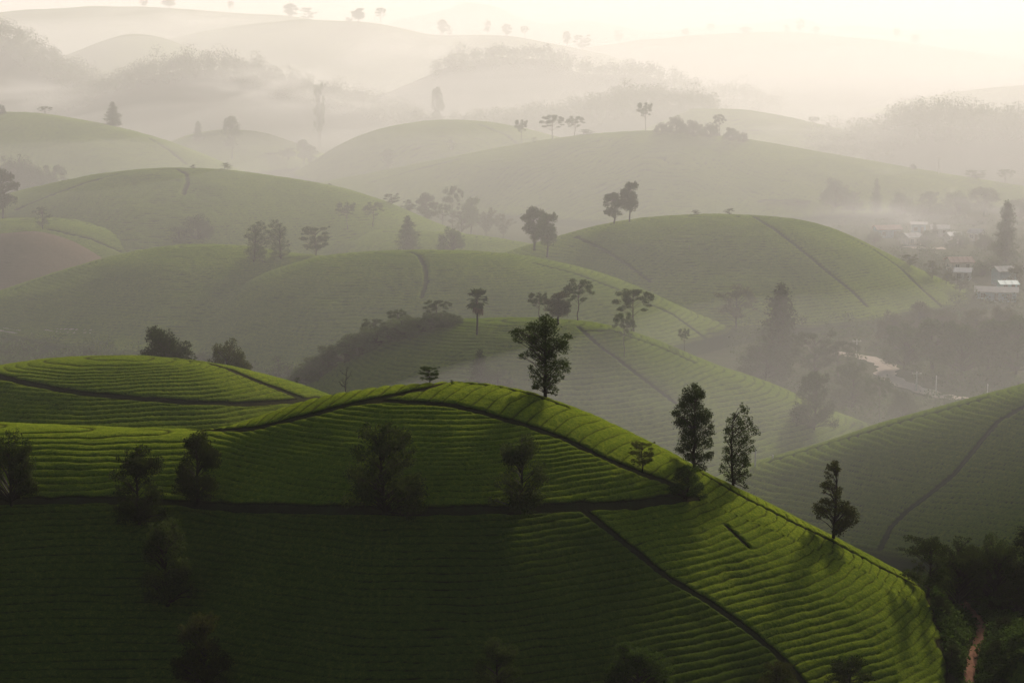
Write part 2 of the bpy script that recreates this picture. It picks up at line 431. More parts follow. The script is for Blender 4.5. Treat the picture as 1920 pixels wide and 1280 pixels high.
def build_hill(key, res, mat, spacing=1.35, bush=0.62, split=False, back=14.0, label='', rows=True):
    h = H[key]
    x0 = max(h.xr[0] - 40, -0.245 * h.depth)
    x1 = min(h.xr[-1] + 40, 0.245 * h.depth)
    base = CZ - 89.5
    drop = h.zr.max() - base
    yf = max(h.depth - drop / h.sf - h.r * 1.6, h.depth * 0.68)
    if key == 'near':
        yf = 232.0
    ys = [yf]
    while ys[-1] < h.depth + back: ys.append(ys[-1] + res)
    st = res * 1.5
    while ys[-1] < h.depth + drop / h.sb + 30: ys.append(ys[-1] + st); st = min(st * 1.35, 8)
    xs = np.arange(x0, x1 + res, res)
    X, Y = np.meshgrid(xs, np.array(ys))
    Z = h.z(X, Y)
    G = floor_z(X, Y)
    fine = (Y < h.depth + back + 2)
    lines = path_lines(key)
    pd = np.ones_like(X)
    for w, ln in lines:
        d = seg_dist(X, Y, ln) + 0.35 * vnoise(X / 1.7, Y / 1.7, 21) * min(1, w)
        pd = np.minimum(pd, smooth01((d - w) / (0.4 + 0.4 * res)))
    if key == 'near':           # the planting stops short of the hill's right foot
        ed = np.array([h.hit(a, b)[:2] for a, b in ((1722, 1098), (1742, 1130), (1756, 1170), (1770, 1220), (1782, 1275))])
        o_ = np.argsort(ed[:, 1])
        xe = np.interp(Y, ed[o_, 1], ed[o_, 0]) + 0.9 * vnoise(X / 3, Y / 3, 33)
        pd = pd * smooth01((xe - X) / 0.9)
    if rows:
        gy, gx = np.gradient(Z, np.array(ys), xs)
        sn = np.hypot(gx, gy); sn = sn / np.sqrt(1 + sn * sn)
        ok = (Z > G - 1) & (Y < h.depth + 2)
        zb = np.linspace(base, Z.max() + 0.5, 240)
        idx = np.clip(np.digitize(Z[ok], zb) - 1, 0, 239)
        cnt = np.bincount(idx, minlength=240); sm = np.bincount(idx, weights=sn[ok], minlength=240)
        av = np.where(cnt > 0, sm / np.maximum(cnt, 1), 0.4)
        av = np.maximum(np.convolve(np.pad(av, 8, 'edge'), np.ones(17) / 17, 'valid'), 0.14)
        Fz = np.concatenate([[0], np.cumsum(np.diff(zb) / (spacing * av[:-1]))])
        wob = 0.28 * vnoise(X / 9, Y / 9, h.seed + 1) + 0.16 * vnoise(X / 2.6, Y / 2.6, h.seed + 2)
        ph = np.interp(Z, zb, Fz) + wob
        zone = np.zeros(X.shape, int)
        if key == 'near':
            A, B, E = lines[0][1], lines[1][1], lines[5][1]
            ax, bx = A[:, 0], B[:, 0]
            zl = (X < 6) & (X > A[0, 0]) & (side_of(X, Y, A) > 0)
            top = np.concatenate([A[-6:], B[8:]])
            zr = (X > B[0, 0]) & (X < B[-1, 0]) & (side_of(X, Y, B) > 0) & ~zl
            zr &= ~((X < A[-1, 0]) & (side_of(X, Y, A) > 0))
            zone[zl] = 1; zone[zr] = 2
            ph = np.where(zl, (X * 0.96 - (Y - 300) * 0.55 + 0.035 * (Y - 292) ** 2) / 1.9 + 0.6 * wob + 400, ph)
            ph = np.where(zr, (X * 0.90 - (Y - 300) * 0.42 + 0.012 * X * X * 0.3) / 1.8 + 0.6 * wob + 800, ph)
            Cc = lines[3][1]
            low = (side_of(X, Y, Cc) < 0)
            D = lines[4][1]
            right = np.interp(Y, D[::-1, 1], D[::-1, 0]) < X
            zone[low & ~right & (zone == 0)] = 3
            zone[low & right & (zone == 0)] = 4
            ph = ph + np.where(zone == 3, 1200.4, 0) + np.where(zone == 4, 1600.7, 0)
        if key == 'left_near':
            B = lines[1][1]
            zr = (X > B[0, 0]) & (side_of(X, Y, B) > 0)
            zone[zr] = 1
            ph = np.where(zr, (X * 0.95 - (Y - 348) * 0.5) / 1.8 + wob + 400, ph)
            low = side_of(X, Y, lines[0][1]) < 0
            zone[low & (zone == 0)] = 2
            ph = ph + np.where(zone == 2, 800.3, 0)
        f = np.abs(2 * (ph - np.floor(ph)) - 1)
        prof = np.clip(1 - f ** np.where((zone == 1) & (key == 'near'), 2.4, 4.2 if split else 2.6), 0, 1) ** 0.6
        prof = prof * (0.86 + 0.22 * vnoise(X / 2.2, Y / 2.2, h.seed + 4) * 0.8 + 0.10 * vnoise(X / 0.55, Y / 0.55, h.seed + 6))
        bare = smooth01((vnoise(X / 8, Y / 3.5, h.seed + 7) + 0.93) / 0.12)
        cover = np.clip(prof, 0, 1.2) * pd * (0.8 + 0.2 * bare)
        cover = np.where(fine, cover, 0.8 * pd) * smooth01((Z - G - 0.7) / 1.4)
    else:
        cover = 0.8 * pd
        ph = None
    Zt = Z + bush * cover
    ny, nx = X.shape
    q = (np.arange(ny - 1)[:, None] * nx + np.arange(nx - 1)[None, :])
    quads = np.stack([q, q + 1, q + nx + 1, q + nx], -1).reshape(-1, 4)
    cm = lambda A_: 0.25 * (A_[:-1, :-1] + A_[1:, :-1] + A_[:-1, 1:] + A_[1:, 1:])
    inview = (cm(Z) > cm(G) + 0.12).ravel()
    if not split:
        sel = quads[inview]
        use, inv = np.unique(sel, return_inverse=True)
        V = np.stack([X.ravel()[use], Y.ravel()[use], Zt.ravel()[use]], 1)
        me = mesh_np('hill', V, inv.reshape(-1, 4), {'tip': cover.ravel()[use]})
        o = link('hill', me, mat)
        tag(o, label, 'hill', kind='structure')
        return o
    # the hill itself is the earth under the bushes; each row of bushes is a piece of its own
    s = max(1, int(round(0.6 / res)))
    iy = np.unique(np.concatenate([np.arange(0, ny, s), [ny - 1]])); ix = np.unique(np.concatenate([np.arange(0, nx, s), [nx - 1]]))
    Xs, Ys, Zs, Gs = X[np.ix_(iy, ix)], Y[np.ix_(iy, ix)], Z[np.ix_(iy, ix)], G[np.ix_(iy, ix)]
    my, mx = Xs.shape
    q2 = (np.arange(my - 1)[:, None] * mx + np.arange(mx - 1)[None, :])
    qs = np.stack([q2, q2 + 1, q2 + mx + 1, q2 + mx], -1).reshape(-1, 4)[(cm(Zs) > cm(Gs) + 0.12).ravel()]
    me = mesh_np('hill', np.stack([Xs.ravel(), Ys.ravel(), Zs.ravel() - 0.03], 1), qs, {'tip': np.zeros(Xs.size)})
    o = link('hill', me, M['soil'])
    tag(o, label, 'hill', kind='structure')
    cellph = np.floor(cm(ph)).astype(int).ravel()
    zc = zone[:-1, :-1].ravel()
    planted = inview & (cm(cover).ravel() > 0.03) & (cm(Y).ravel() < h.depth + back)
    keyid = zc * 100000 + cellph
    ids = keyid[planted]; cells = quads[planted]
    order = np.argsort(ids, kind='stable')
    ids, cells = ids[order], cells[order]
    cuts = np.where(np.diff(ids) != 0)[0] + 1
    groups = np.split(np.arange(len(ids)), cuts)
    groups.sort(key=len, reverse=True)
    extra = []
    Xf, Yf, Zf, Cf = X.ravel(), Y.ravel(), Zt.ravel(), cover.ravel()
    cnt = 0
    for g in groups:
        if len(g) < 60 or cnt >= 290:
            extra.append(cells[g]); continue
        use, inv = np.unique(cells[g], return_inverse=True)
        rm = mesh_np('tea_row', np.stack([Xf[use], Yf[use], Zf[use]], 1), inv.reshape(-1, 4), {'tip': Cf[use]})
        link('tea_row', rm, M['tea_shade_tint'] if key == 'near' and ids[g[0]] // 100000 == 3 else mat, o); cnt += 1  # rows low on the near face get the colour with shade painted in
    if extra:
        ce = np.concatenate(extra)
        use, inv = np.unique(ce, return_inverse=True)
        rm = mesh_np('tea_bushes', np.stack([Xf[use], Yf[use], Zf[use]], 1), inv.reshape(-1, 4), {'tip': Cf[use]})
        tag(link('tea_bushes', rm, mat, o), kind='stuff')
    return o

# ground: one sheet, finer near, reaching the horizon
def build_ground():
    ys = [-320.0]
    while ys[-1] < 14000:
        y = ys[-1]
        ys.append(y + (10 if y < 150 else 3.0 if y < 900 else 9 if y < 1700 else 60 if y < 4000 else 500))
    ys = np.array(ys)
    t = np.linspace(-1, 1, 111)
    W = np.maximum(0.30 * np.abs(ys) + 60, 220)
    X = t[None, :] * W[:, None]
    Y = np.repeat(ys[:, None], len(t), 1)
    Z = floor_z(X, Y)
    ny, nx = X.shape
    q = (np.arange(ny - 1)[:, None] * nx + np.arange(nx - 1)[None, :])
    quads = np.stack([q, q + 1, q + nx + 1, q + nx], -1).reshape(-1, 4)
    me = mesh_np('ground', np.stack([X.ravel(), Y.ravel(), Z.ravel()], 1), quads)
    tag(link('ground', me, M['scrub']), 'scrubby green and brown valley floor between the tea hills', 'ground', kind='structure')
build_ground()

build_hill('near', 0.18, M['tea'], 1.3, 0.31, True, 9, 'large near tea hill with a dark shaded face and sunlit yellow green crest')
build_hill('left_near', 0.24, M['tea'], 1.35, 0.28, True, 8, 'rounded tea hill behind the near hill at the left edge')
build_hill('corner', 0.22, M['tea_shade_tint'], 1.4, 0.45, False, 6, 'small patch of tea in the lower right corner beyond the red trail')  # shade of the trees is put into this patch's tea colour
build_hill('right_near', 0.36, M['tea_far'], 1.4, 0.42, False, 8, 'tea slope rising to the right edge behind the near hill')
build_hill('centre', 0.36, M['tea_far'], 1.45, 0.42, False, 8, 'tea hill in the centre of the valley with a fan palm on it')
build_hill('long_right', 0.48, M['tea_far'], 1.5, 0.45, False, 8, 'long domed tea hill in the middle of the valley')
build_hill('long_left', 0.5, M['tea_far'], 1.5, 0.45, False, 8, 'broad tea hill at the left with three trees on its crest')
build_hill('village_hill', 0.52, M['tea_far'], 1.5, 0.45, False, 8, 'domed tea hill in front of the village')
build_hill('small_mid', 0.7, M['tea_far'], 1.5, 0.45, False, 8, 'low pale tea rise behind the long domed hill')
build_hill('dry_dome', 0.7, M['tea_dry'], 1.6, 0.4, False, 8, 'bare reddish brown dome at the left edge')
build_hill('left_low', 0.65, M['tea_far'], 1.6, 0.6, False, 8, 'low green tea hill behind the reddish dome')
build_hill('left_dome', 0.75, M['tea_far'], 1.7, 0.6, False, 8, 'wide green domed hill at the upper left')
build_hill('wide', 1.1, M['tea_far'], 1.8, 0.65, False, 8, 'wide hazy tea hill crossing the middle distance')
build_hill('shoulder', 1.3, M['tea_far'], 1.9, 0.65, False, 8, 'grey domed hill behind the wide hazy hill')
build_hill('far_left_dome', 1.0, M['tea_far'], 1.9, 0.65, False, 8, 'hazy domed hill at the left edge with a lone conical tree')
build_hill('far_small', 1.2, M['tea_far'], 2.0, 0.6, False, 8, 'small faint hill with two tall trees in the mist')
build_hill('right_slope', 1.6, M['tea_far'], 2.0, 0.6, False, 8, 'faint slope falling right below the wooded ridge')
for k, lab in (('far_ridge_left', 'faint far ridge at the upper left'), ('far_ridge_mid', 'faint far ridge lined with trees in the upper middle'),
               ('far_ridge_right', 'pale far ridge at the upper right'), ('pale_knoll', 'small pale knoll in the mist at the upper left'),
               ('pale_right', 'pale hill in the mist at the right edge'), ('mountain', 'very faint line of mountains along the top'),
               ('wood_left', 'wooded spur at the upper left edge'), ('wood_knoll', 'wooded knoll with bamboo on top in the mist'),
               ('wood_mid', 'wooded ridge above the wide hazy hill'), ('wood_behind', 'pale wooded ridge deep in the mist'),
               ('wood_right', 'wooded hill at the right edge')):
    build_hill(k, max(2.2, H[k].depth / 600), M['tea_far'] if k in ('far_ridge_left','far_ridge_mid','far_ridge_right','pale_knoll','pale_right') else M['scrub'], 2.5, 0.6, False, 20, lab, rows=False)

# ---------------------------------------------------------------- trees
def tube(path, radii, sides=5):
    path = np.asarray(path, float)
    n = len(path)
    V, Fc = [], []
    for i in range(n):
        d = path[min(i + 1, n - 1)] - path[max(i - 1, 0)]
        d = d / (np.linalg.norm(d) + 1e-9)
        a = np.cross(d, [0.31, 0.95, 0.05] if abs(d[1]) < 0.9 else [1, 0, 0]); a /= np.linalg.norm(a)
        b = np.cross(d, a)
        for k in range(sides):
            t = 2 * math.pi * k / sides
            V.append(path[i] + radii[i] * (math.cos(t) * a + math.sin(t) * b))
    for i in range(n - 1):
        for k in range(sides):
            k2 = (k + 1) % sides
            Fc.append((i * sides + k, i * sides + k2, (i + 1) * sides + k2, (i + 1) * sides + k))
    return np.array(V), np.array(Fc)

class Acc:
    def __init__(self): self.v, self.f, self.n = [], [], 0
    def add(self, v, f):
        self.v.append(v); self.f.append(np.asarray(f) + self.n); self.n += len(v)
    def mesh(self, name, smooth=True):
        return mesh_np(name, np.concatenate(self.v), np.concatenate(self.f), smooth=smooth)

def leaves(centres, size, r, up=0.5):
    """one small rhombic leaf blade per centre"""
    n = len(centres)
    nrm = r.normal(size=(n, 3)); nrm[:, 2] = np.abs(nrm[:, 2]) + up
    nrm /= np.linalg.norm(nrm, axis=1)[:, None]
    a = np.cross(nrm, r.normal(size=(n, 3))); a /= np.linalg.norm(a, axis=1)[:, None]
    b = np.cross(nrm, a)
    s = size * r.uniform(0.6, 1.4, (n, 1))
    a *= s; b *= s * 0.55
    V = np.stack([centres - a, centres + 0.65 * a + b, centres + 0.65 * a - b], 1).reshape(-1, 3)
    return V, np.arange(3 * n).reshape(-1, 3)

def blob(c, rx, ry, rz, n, r):
    d = r.normal(size=(n, 3)); d /= np.linalg.norm(d, axis=1)[:, None]
    q = r.uniform(0.0, 1, (n, 1)) ** 0.42 * (1 + 0.22 * np.abs(r.normal(size=(n, 1))))
    return np.asarray(c) + d * q * np.array([rx, ry, rz])

def zoomed(base, height, lst):
    return [((x - base[0]) / height, (base[1] - y) / height, a / height, b / height) for x, y, a, b in lst]

HERO = zoomed((650, 1190), 1080, [(690,170,70,60),(560,230,110,70),(720,260,110,80),(450,250,70,60),(270,340,95,50),(220,345,55,35),(400,420,120,75),(230,450,50,30),(560,380,130,90),(720,400,130,90),(860,430,90,70),(980,410,60,40),(900,520,100,75),(760,560,120,90),(600,520,110,70),(450,600,80,55),(320,630,62,38),(560,660,90,55),(720,680,110,80),(890,690,105,65),(960,810,68,45),(800,770,80,50),(640,800,110,65),(500,820,75,50),(560,950,100,65),(700,930,110,75),(840,900,70,50),(550,1040,80,45),(720,1050,90,55),(800,1110,60,30)])
DENSE = zoomed((390, 1030), 935, [(330,160,115,65),(420,200,75,70),(260,230,90,55),(340,300,130,75),(230,400,110,55),(380,420,130,80),(490,420,90,65),(190,490,80,38),(320,520,130,75),(500,530,100,65),(565,600,58,36),(280,620,110,65),(430,640,130,75),(545,720,65,45),(260,740,90,55),(400,770,130,65),(180,810,58,32),(300,850,80,45),(460,860,110,55),(580,860,45,35),(430,950,80,45)])
OPEN = zoomed((765, 1200), 910, [(900,330,70,55),(770,400,45,35),(690,470,48,32),(840,450,85,55),(970,430,60,50),(740,560,110,55),(900,560,105,65),(1080,570,68,42),(660,600,55,36),(840,650,115,55),(740,690,85,36),(960,680,75,45),(1060,700,38,18),(900,760,85,45),(1040,790,58,32),(700,800,85,55),(820,860,115,55),(930,860,80,50),(690,900,105,48),(850,950,125,55),(640,1000,85,46),(960,960,70,40),(780,1040,115,55),(920,1060,80,45),(700,1100,65,36),(900,1130,75,45),(950,1180,36,20)])

def clumps(kind, r):
    out = []
    if kind == 'hero': return HERO
    if kind == 'dense': return DENSE
    if kind == 'open': return OPEN
    if kind == 'skirt':            # narrow airy top over a wide bushy skirt
        for i in range(16):
            z = r.uniform(0.45, 0.96)
            out.append((0.05 + r.uniform(-1, 1) * (0.05 + 0.16 * (1 - z)), z, 0.055, 0.035))
        for i in range(20):
            z = r.uniform(0.13, 0.5)
            w = 0.30 * math.sqrt(max(0.05, 1 - ((z - 0.28) / 0.26) ** 2))
            out.append((r.uniform(-1, 1) * w, z, 0.085, 0.045))
    if kind == 'spire':            # tall cone with ragged steps
        for i in range(30):
            z = 0.12 + 0.86 * (i / 29.0)
            w = 0.30 * (1 - z) ** 0.75 + 0.035
            w *= 0.85 + 0.3 * r.random()
            x = r.uniform(-1, 1) * w * 0.75
            out.append((x, z, 0.5 * w + 0.03, 0.055))
            out.append((-x * r.uniform(0.3, 1), z - 0.02, 0.5 * w + 0.02, 0.05))
    if kind == 'oval':             # tall egg-shaped crown on a short bare stem
        for i in range(26):
            z = r.uniform(0.32, 0.95)
            w = 0.27 * math.sqrt(max(0.02, 1 - ((z - 0.62) / 0.37) ** 2))
            out.append((r.uniform(-1, 1) * w * 0.8, z, 0.085, 0.075))
    if kind == 'round':            # broad dome to the ground
        for i in range(44):
            a = r.uniform(0, math.pi); q = r.uniform(0.35, 1) ** 0.6
            out.append((0.62 * q * math.cos(a), 0.2 + 0.74 * q * abs(math.sin(a)) * r.uniform(0.75, 1), 0.15, 0.1))
    if kind == 'bushy':            # tall ragged bush, broad low
        for i in range(40):
            z = r.uniform(0.08, 0.94)
            w = 0.42 * (1 - z) ** 0.5 + 0.05
            out.append((r.uniform(-1, 1) * w, z, 0.11, 0.075))
    if kind == 'umbrella':         # bare forked stem with flat leaf plates on top
        for i in range(24):
            x = r.uniform(-0.37, 0.37)
            z = 0.95 - 0.8 * x * x - r.uniform(0, 0.27)
            out.append((x, z, r.uniform(0.05, 0.09), r.uniform(0.035, 0.055)))
        for i in range(6):
            out.append((r.uniform(-0.28, 0.28), r.uniform(0.5, 0.68), 0.07, 0.03))
    if kind == 'spread':           # loose spreading crown, layered
        for i in range(22):
            z = r.uniform(0.28, 0.95)
            w = 0.46 * math.sqrt(max(0.05, 1 - ((z - 0.66) / 0.42) ** 2))
            out.append((r.uniform(-1, 1) * w, z, 0.11, 0.05))
    if kind == 'tiers':            # low tree of flat separate tiers
        for z, w in ((0.35, 0.9), (0.5, 0.6), (0.62, 1.0), (0.78, 0.6), (0.93, 0.4)):
            for k in range(3):
                out.append((r.uniform(-1, 1) * w * 0.75, z + r.uniform(-.03, .03), 0.28, 0.045))
    if kind == 'plume':            # bamboo-like drooping plumes
        for i in range(12):
            x1 = r.uniform(-0.5, 0.5); h = r.uniform(0.7, 1.0)
            for t in np.linspace(0.35, 1, 6):
                out.append((x1 * t ** 2, h * (t - 0.25 * t ** 3 * abs(x1) * 2), 0.06, 0.05))
    return out

WIDTH = {}
def tree_proto(kind, seed, nleaf, leaf, mat, bark):
    r = np.random.default_rng(seed)
    cl = clumps(kind, r)
    wood, crown = Acc(), Acc()
    lean = r.uniform(-0.04, 0.04)
    ztop = max(z for _, z, _, _ in cl)
    rad = {'umbrella': 0.016, 'tiers': 0.03, 'round': 0.04, 'plume': 0.01, 'bushy': 0.025, 'sapling': 0.025}.get(kind, 0.021)
    zz = np.linspace(-0.03, ztop * 0.93, 9)
    axis = np.stack([lean * np.sin(zz * 3) + 0.008 * r.normal(size=9), 0.02 * np.sin(zz * 4 + seed) + 0.006 * r.normal(size=9), zz], 1)
    axis[0, :2] *= 0.2
    v, f = tube(axis, rad * (1.25 - zz / ztop * 1.05).clip(0.15, 1.6), 6)
    wood.add(v, f)
    area = np.array([a * b for _, _, a, b in cl]); area = area / area.sum()
    hw = max(abs(x) + a for x, _, a, _ in cl)
    if kind not in ('umbrella', 'tiers', 'plume'):      # smaller tufts that break up the main masses
        extra = []
        for (x, z, a, b) in cl:
            for k in range(2):
                t = r.uniform(0, 2 * math.pi)
                extra.append((x + a * 0.95 * math.cos(t), min(z + b * 0.95 * math.sin(t), 0.99), a * r.uniform(0.3, 0.6), b * r.uniform(0.35, 0.6)))
        cl = list(cl) + extra
        area = np.array([a * b for _, _, a, b in cl]); area = area / area.sum()
    for (x, z, a, b), w in zip(cl, area):
        half = max(0.04, min(hw, 0.9 * math.sqrt(max(0.0, (hw * 0.9) ** 2 - x * x)) + 0.02)) if kind not in ('hero', 'dense', 'open') else 0.28
        dy = r.uniform(-1, 1) * half * (0.75 if kind != 'spire' else 0.4 * (1 - z) + 0.1)
        c = np.array([x, dy, z])
        z0 = np.clip(z - 0.45 * math.hypot(x, dy) - 0.06, 0.06, ztop * 0.9)
        p0 = np.array([np.interp(z0, zz, axis[:, 0]), np.interp(z0, zz, axis[:, 1]), z0])
        mid = 0.5 * (p0 + c) + np.array([0, 0, 0.02]) + 0.012 * r.normal(size=3)
        r0 = rad * 0.3
        v, f = tube([p0, mid, c], [r0, r0 * 0.7, r0 * 0.3], 3)
        wood.add(v, f)
        for k in range(2):
            tip = c + r.uniform(-1, 1, 3) * np.array([a, a, b]) * 0.9
            v, f = tube([mid * 0.4 + c * 0.6, tip], [r0 * 0.4, r0 * 0.15], 3)
            wood.add(v, f)
        n = max(12, int(nleaf * w))
        ctr = blob(c, a, min(a, 0.14) * 1.1, b, n, r)
        ctr[:, 2] = np.maximum(ctr[:, 2], 0.015)
        v, f = leaves(ctr, leaf, r)
        crown.add(v, f)
    tm, cm_ = wood.mesh('trunk'), crown.mesh('crown', False)
    tm.materials.append(bark); cm_.materials.append(mat)
    return tm, cm_, hw

PROTO = {}
def get_proto(kind, variant, leafkey):
    key = (kind, variant, leafkey)
    if key not in PROTO:
        n, s = {'hero': (13000, 0.0125), 'dense': (16000, 0.012), 'open': (7000, 0.0135), 'skirt': (8000, 0.0135), 'spire': (11000, 0.016), 'oval': (9000, 0.017),
                'round': (16000, 0.020), 'bushy': (15000, 0.0165), 'umbrella': (4600, 0.0165), 'spread': (6500, 0.018), 'tiers': (2600, 0.03), 'plume': (5000, 0.02)}[kind]
        base = {'hero': 1, 'dense': 2, 'open': 3, 'skirt': 30, 'spire': 40, 'oval': 50, 'round': 60, 'bushy': 70, 'umbrella': 80, 'spread': 90, 'tiers': 100, 'plume': 110}[kind]
        PROTO[key] = tree_proto(kind, base + variant * 7, n, s, M['leaf_' + leafkey], M['bark_pale'] if kind == 'umbrella' else M['bark'])
    return PROTO[key]

def floor_hit(u, v):
    ax, az = ray(u, v)
    y = np.linspace(255, 2500, 9000)
    d = CZ + az * y - floor_z(ax * y, y)
    i = np.where(d <= 0)[0]
    yy = y[i[0]] if len(i) else y[-1]
    return np.array([ax * yy, yy, float(floor_z(np.array([ax * yy]), np.array([yy]))[0])])

def spot(u, v, hill):
    if hill == 'floor':
        p = floor_hit(u, v)
    elif isinstance(hill, (int, float)):         # a given distance: stand on whatever ground is there
        ax, _ = ray(u, v)
        p = np.array([ax * hill, float(hill), 0.0])
    else:
        p = H[hill].hit(u, v)
    p[2] = float(hz(p[0], p[1])[0])
    return p

NAMES = {'hero': 'broadleaf_tree', 'dense': 'conical_tree', 'open': 'broadleaf_tree', 'skirt': 'slender_tree', 'spire': 'conical_tree', 'oval': 'oval_tree', 'round': 'round_tree',
         'bushy': 'bushy_tree', 'umbrella': 'umbrella_tree', 'spread': 'spreading_tree', 'tiers': 'shrub', 'plume': 'bamboo_clump'}
TREES_PLACED = []
def tree(u, v, hpx, wpx, kind, hill, label, leafkey='mid', variant=0, group=None, flip=False, name=None, cat='tree'):
    p = spot(u, v, hill)
    tm, cmsh, hw = get_proto(kind, variant, leafkey)
    dist = p[1]
    # crown top where the photo has it, measured from the point the tree really stands on
    _, az = ray(u, v - hpx)
    hm = max(1.0, CZ + az * dist - p[2]) if not isinstance(hill, str) else hpx / F_PX * dist * 1.01
    wm = wpx / F_PX * dist
    root = bpy.data.objects.new(name or NAMES[kind], None)
    COL.objects.link(root)
    root.empty_display_size = 0.5
    root.location = p - np.array([0, 0, 0.05])
    sx = wm / (2 * hw)
    root.scale = (-sx if flip else sx, sx, hm)
    root.rotation_euler = (0, 0, 0 if kind in ('hero', 'dense', 'open') else random.uniform(-0.5, 0.5))
    for nm, me in (('trunk', tm), ('crown', cmsh)):
        o = bpy.data.objects.new(nm, me)
        COL.objects.link(o)
        o.parent = root
    tag(root, label, cat, group)
    TREES_PLACED.append((p[0], p[1], wm))
    return root

# --- trees on the near hill
tree(1022, 747, 160, 128, 'hero', 'near', 'tall dark tree with a ragged layered crown standing alone on the near crest', 'dark')
tree(1303, 882, 166, 84, 'dense', 'near', 'dense dark conical tree on the near crest, left one of the close pair', 'dark')
tree(1375, 908, 158, 98, 'open', 'near', 'ragged tree with a thin twiggy top, right one of the close pair', 'dark')
tree(1562, 1012, 160, 98, 'skirt', 'near', 'lone slender tree with a bushy skirt low on the ridge, right of the close pair', 'olive', 1, flip=True)
tree(806, 718, 36, 46, 'spread', 'near', 'small spreading sapling at the very top of the near hill', 'mid', cat='sapling', name='sapling')
tree(846, 724, 12, 16, 'tiers', 'near', 'tiny dark shrub where the two crest paths meet', 'dark', cat='shrub')
tree(1205, 885, 62, 56, 'spread', 'near', 'thin olive shrub between the path and the ridge, left of the close pair', 'olive', cat='shrub', name='shrub')
tree(1288, 938, 72, 78, 'bushy', 'near', 'green bush at the path below the close pair of trees', 'mid', cat='bush', name='bush')
near_bushes = [
 (22, 950, 155, 112, 'bush', 'large dark bushy tree cut off by the left edge of the shaded slope'),
 (262, 985, 152, 118, 'bush', 'dark bushy tree on the slope path, left of the touching pair'),
 (370, 948, 140, 98, 'bush', 'dark bushy tree with a visible stem on the slope path, right of its pair'),
 (720, 968, 190, 165, 'bush', 'largest bushy tree on the slope path in the middle of the shaded face'),
 (975, 964, 152, 122, 'bush', 'bushy tree on the slope path right of the largest one'),
 (315, 1140, 170, 112, 'bush', 'dim bushy tree halfway down the shaded slope at the left'),
 (380, 1292, 160, 128, 'olive', 'yellowish topped bushy tree at the bottom left of the shaded slope'),
 (935, 1306, 112, 116, 'bush', 'dark bushy tree at the bottom edge near the middle'),
 (1195, 1306, 112, 138, 'mid', 'rounded green tree at the bottom edge right of the middle'),
 (1458, 1306, 72, 92, 'olive', 'low olive bush at the bottom edge below the slanting path'),
 (1590, 1304, 74, 112, 'bush', 'low dark bush at the bottom edge under the sunlit rows'),
]
for i, (u, v, h, w, lk, lab) in enumerate(near_bushes):
    tree(u, v, h, w, 'round' if i in (0, 8) else 'bushy', 'near' if v < 1200 else 'near', lab, lk, i % 3, 'bushy trees on the shaded slope', flip=i % 2 == 1)
# --- lower right corner
tree(1741, 1118, 118, 128, 'spread', 'near', 'dark leaning tree at the low end of the ridge', 'bush', 1)
tree(1792, 1180, 176, 120, 'round', 306, 'dark round tree behind the leaning one in the lower right corner', 'bush', 1)
tree(1862, 1175, 178, 130, 'round', 309, 'broad dark tree above the red trail near the right edge', 'bush', 0)
tree(1838, 1100, 80, 110, 'round', 313, 'low dark tree between the round one and the broad one above the red trail', 'bush', 2)
tree(1935, 1185, 190, 130, 'bushy', 307, 'dark tree cut off by the right edge above the small tea patch', 'bush', 2)
tree(1905, 1190, 100, 110, 'round', 300, 'low dark tree in front of the one cut off by the right edge', 'bush', 1)
for i, (u, v, h, w, lab) in enumerate([(1762, 1215, 40, 44, 'low dark bush on the left side of the red trail'), (1878, 1160, 40, 60, 'low dark bush at the upper end of the red trail'),
                                       (1782, 1275, 36, 40, 'low dark bush left of the lower end of the red trail'), (1868, 1262, 40, 46, 'low dark bush right of the lower end of the red trail'),
                                       (1880, 1215, 36, 50, 'low dark bush at the bend of the red trail')]):
    tree(u, v, h, w, 'bushy', 'floor', lab, 'bush', i % 3, 'bushes along the red trail', cat='bush', name='bush')
# --- behind the near hill and on the left near hill
tree(900, 730, 76, 56, 'spire', 'centre', 'faint bushy tree just behind the near crest, left of the tall dark tree', 'mid', 1)
tree(932, 735, 44, 66, 'bushy', 'centre', 'low bush just behind the near crest, left of the tall dark tree', 'mid', 1, cat='bush', name='bush')
tree(310, 700, 92, 124, 'round', 374, 'large dark dome shaped tree behind the left tea hill', 'dark', 2)
tree(430, 712, 80, 92, 'round', 376, 'smaller dome shaped tree behind the left tea hill, right of the large one', 'olive', 1)
tree(522, 712, 38, 26, 'spread', 'floor', 'small leafy tree behind the right end of the left tea hill', 'mid', 1)
tree(541, 716, 28, 24, 'spread', 'floor', 'tiny leafy tree next to the small one behind the left tea hill', 'mid', 0)
tree(558, 708, 14, 14, 'tiers', 'left_near', 'tiny dark shrub on the sunlit strip of the left tea hill', 'dark', 1, cat='shrub')
# --- scrubby left flank of the centre hill
ORD = ['first', 'second', 'third', 'fourth', 'fifth', 'sixth', 'seventh', 'eighth', 'ninth', 'tenth', 'eleventh', 'twelfth', 'thirteenth', 'fourteenth']
for i, (u, v, h, w) in enumerate([(575, 712, 44, 84), (598, 704, 50, 86), (622, 693, 50, 90), (648, 681, 50, 92), (674, 669, 48, 92), (700, 657, 46, 90), (726, 646, 44, 88), (752, 636, 42, 84), (778, 628, 38, 80), (804, 620, 36, 76), (826, 614, 30, 66), (846, 609, 24, 48)]):
    tree(u, v, h, w, 'round', 'centre', ORD[i] + ' pale leafy bush from the left up the scrubby flank of the centre hill', 'light' if i % 3 else 'mid', i % 3, 'bushes up the flank of the centre hill', cat='bush', name='bush')
tree(700, 648, 52, 54, 'umbrella', 'centre', 'leftmost thin tree rising from the scrubby flank of the centre hill', 'mid', 0)
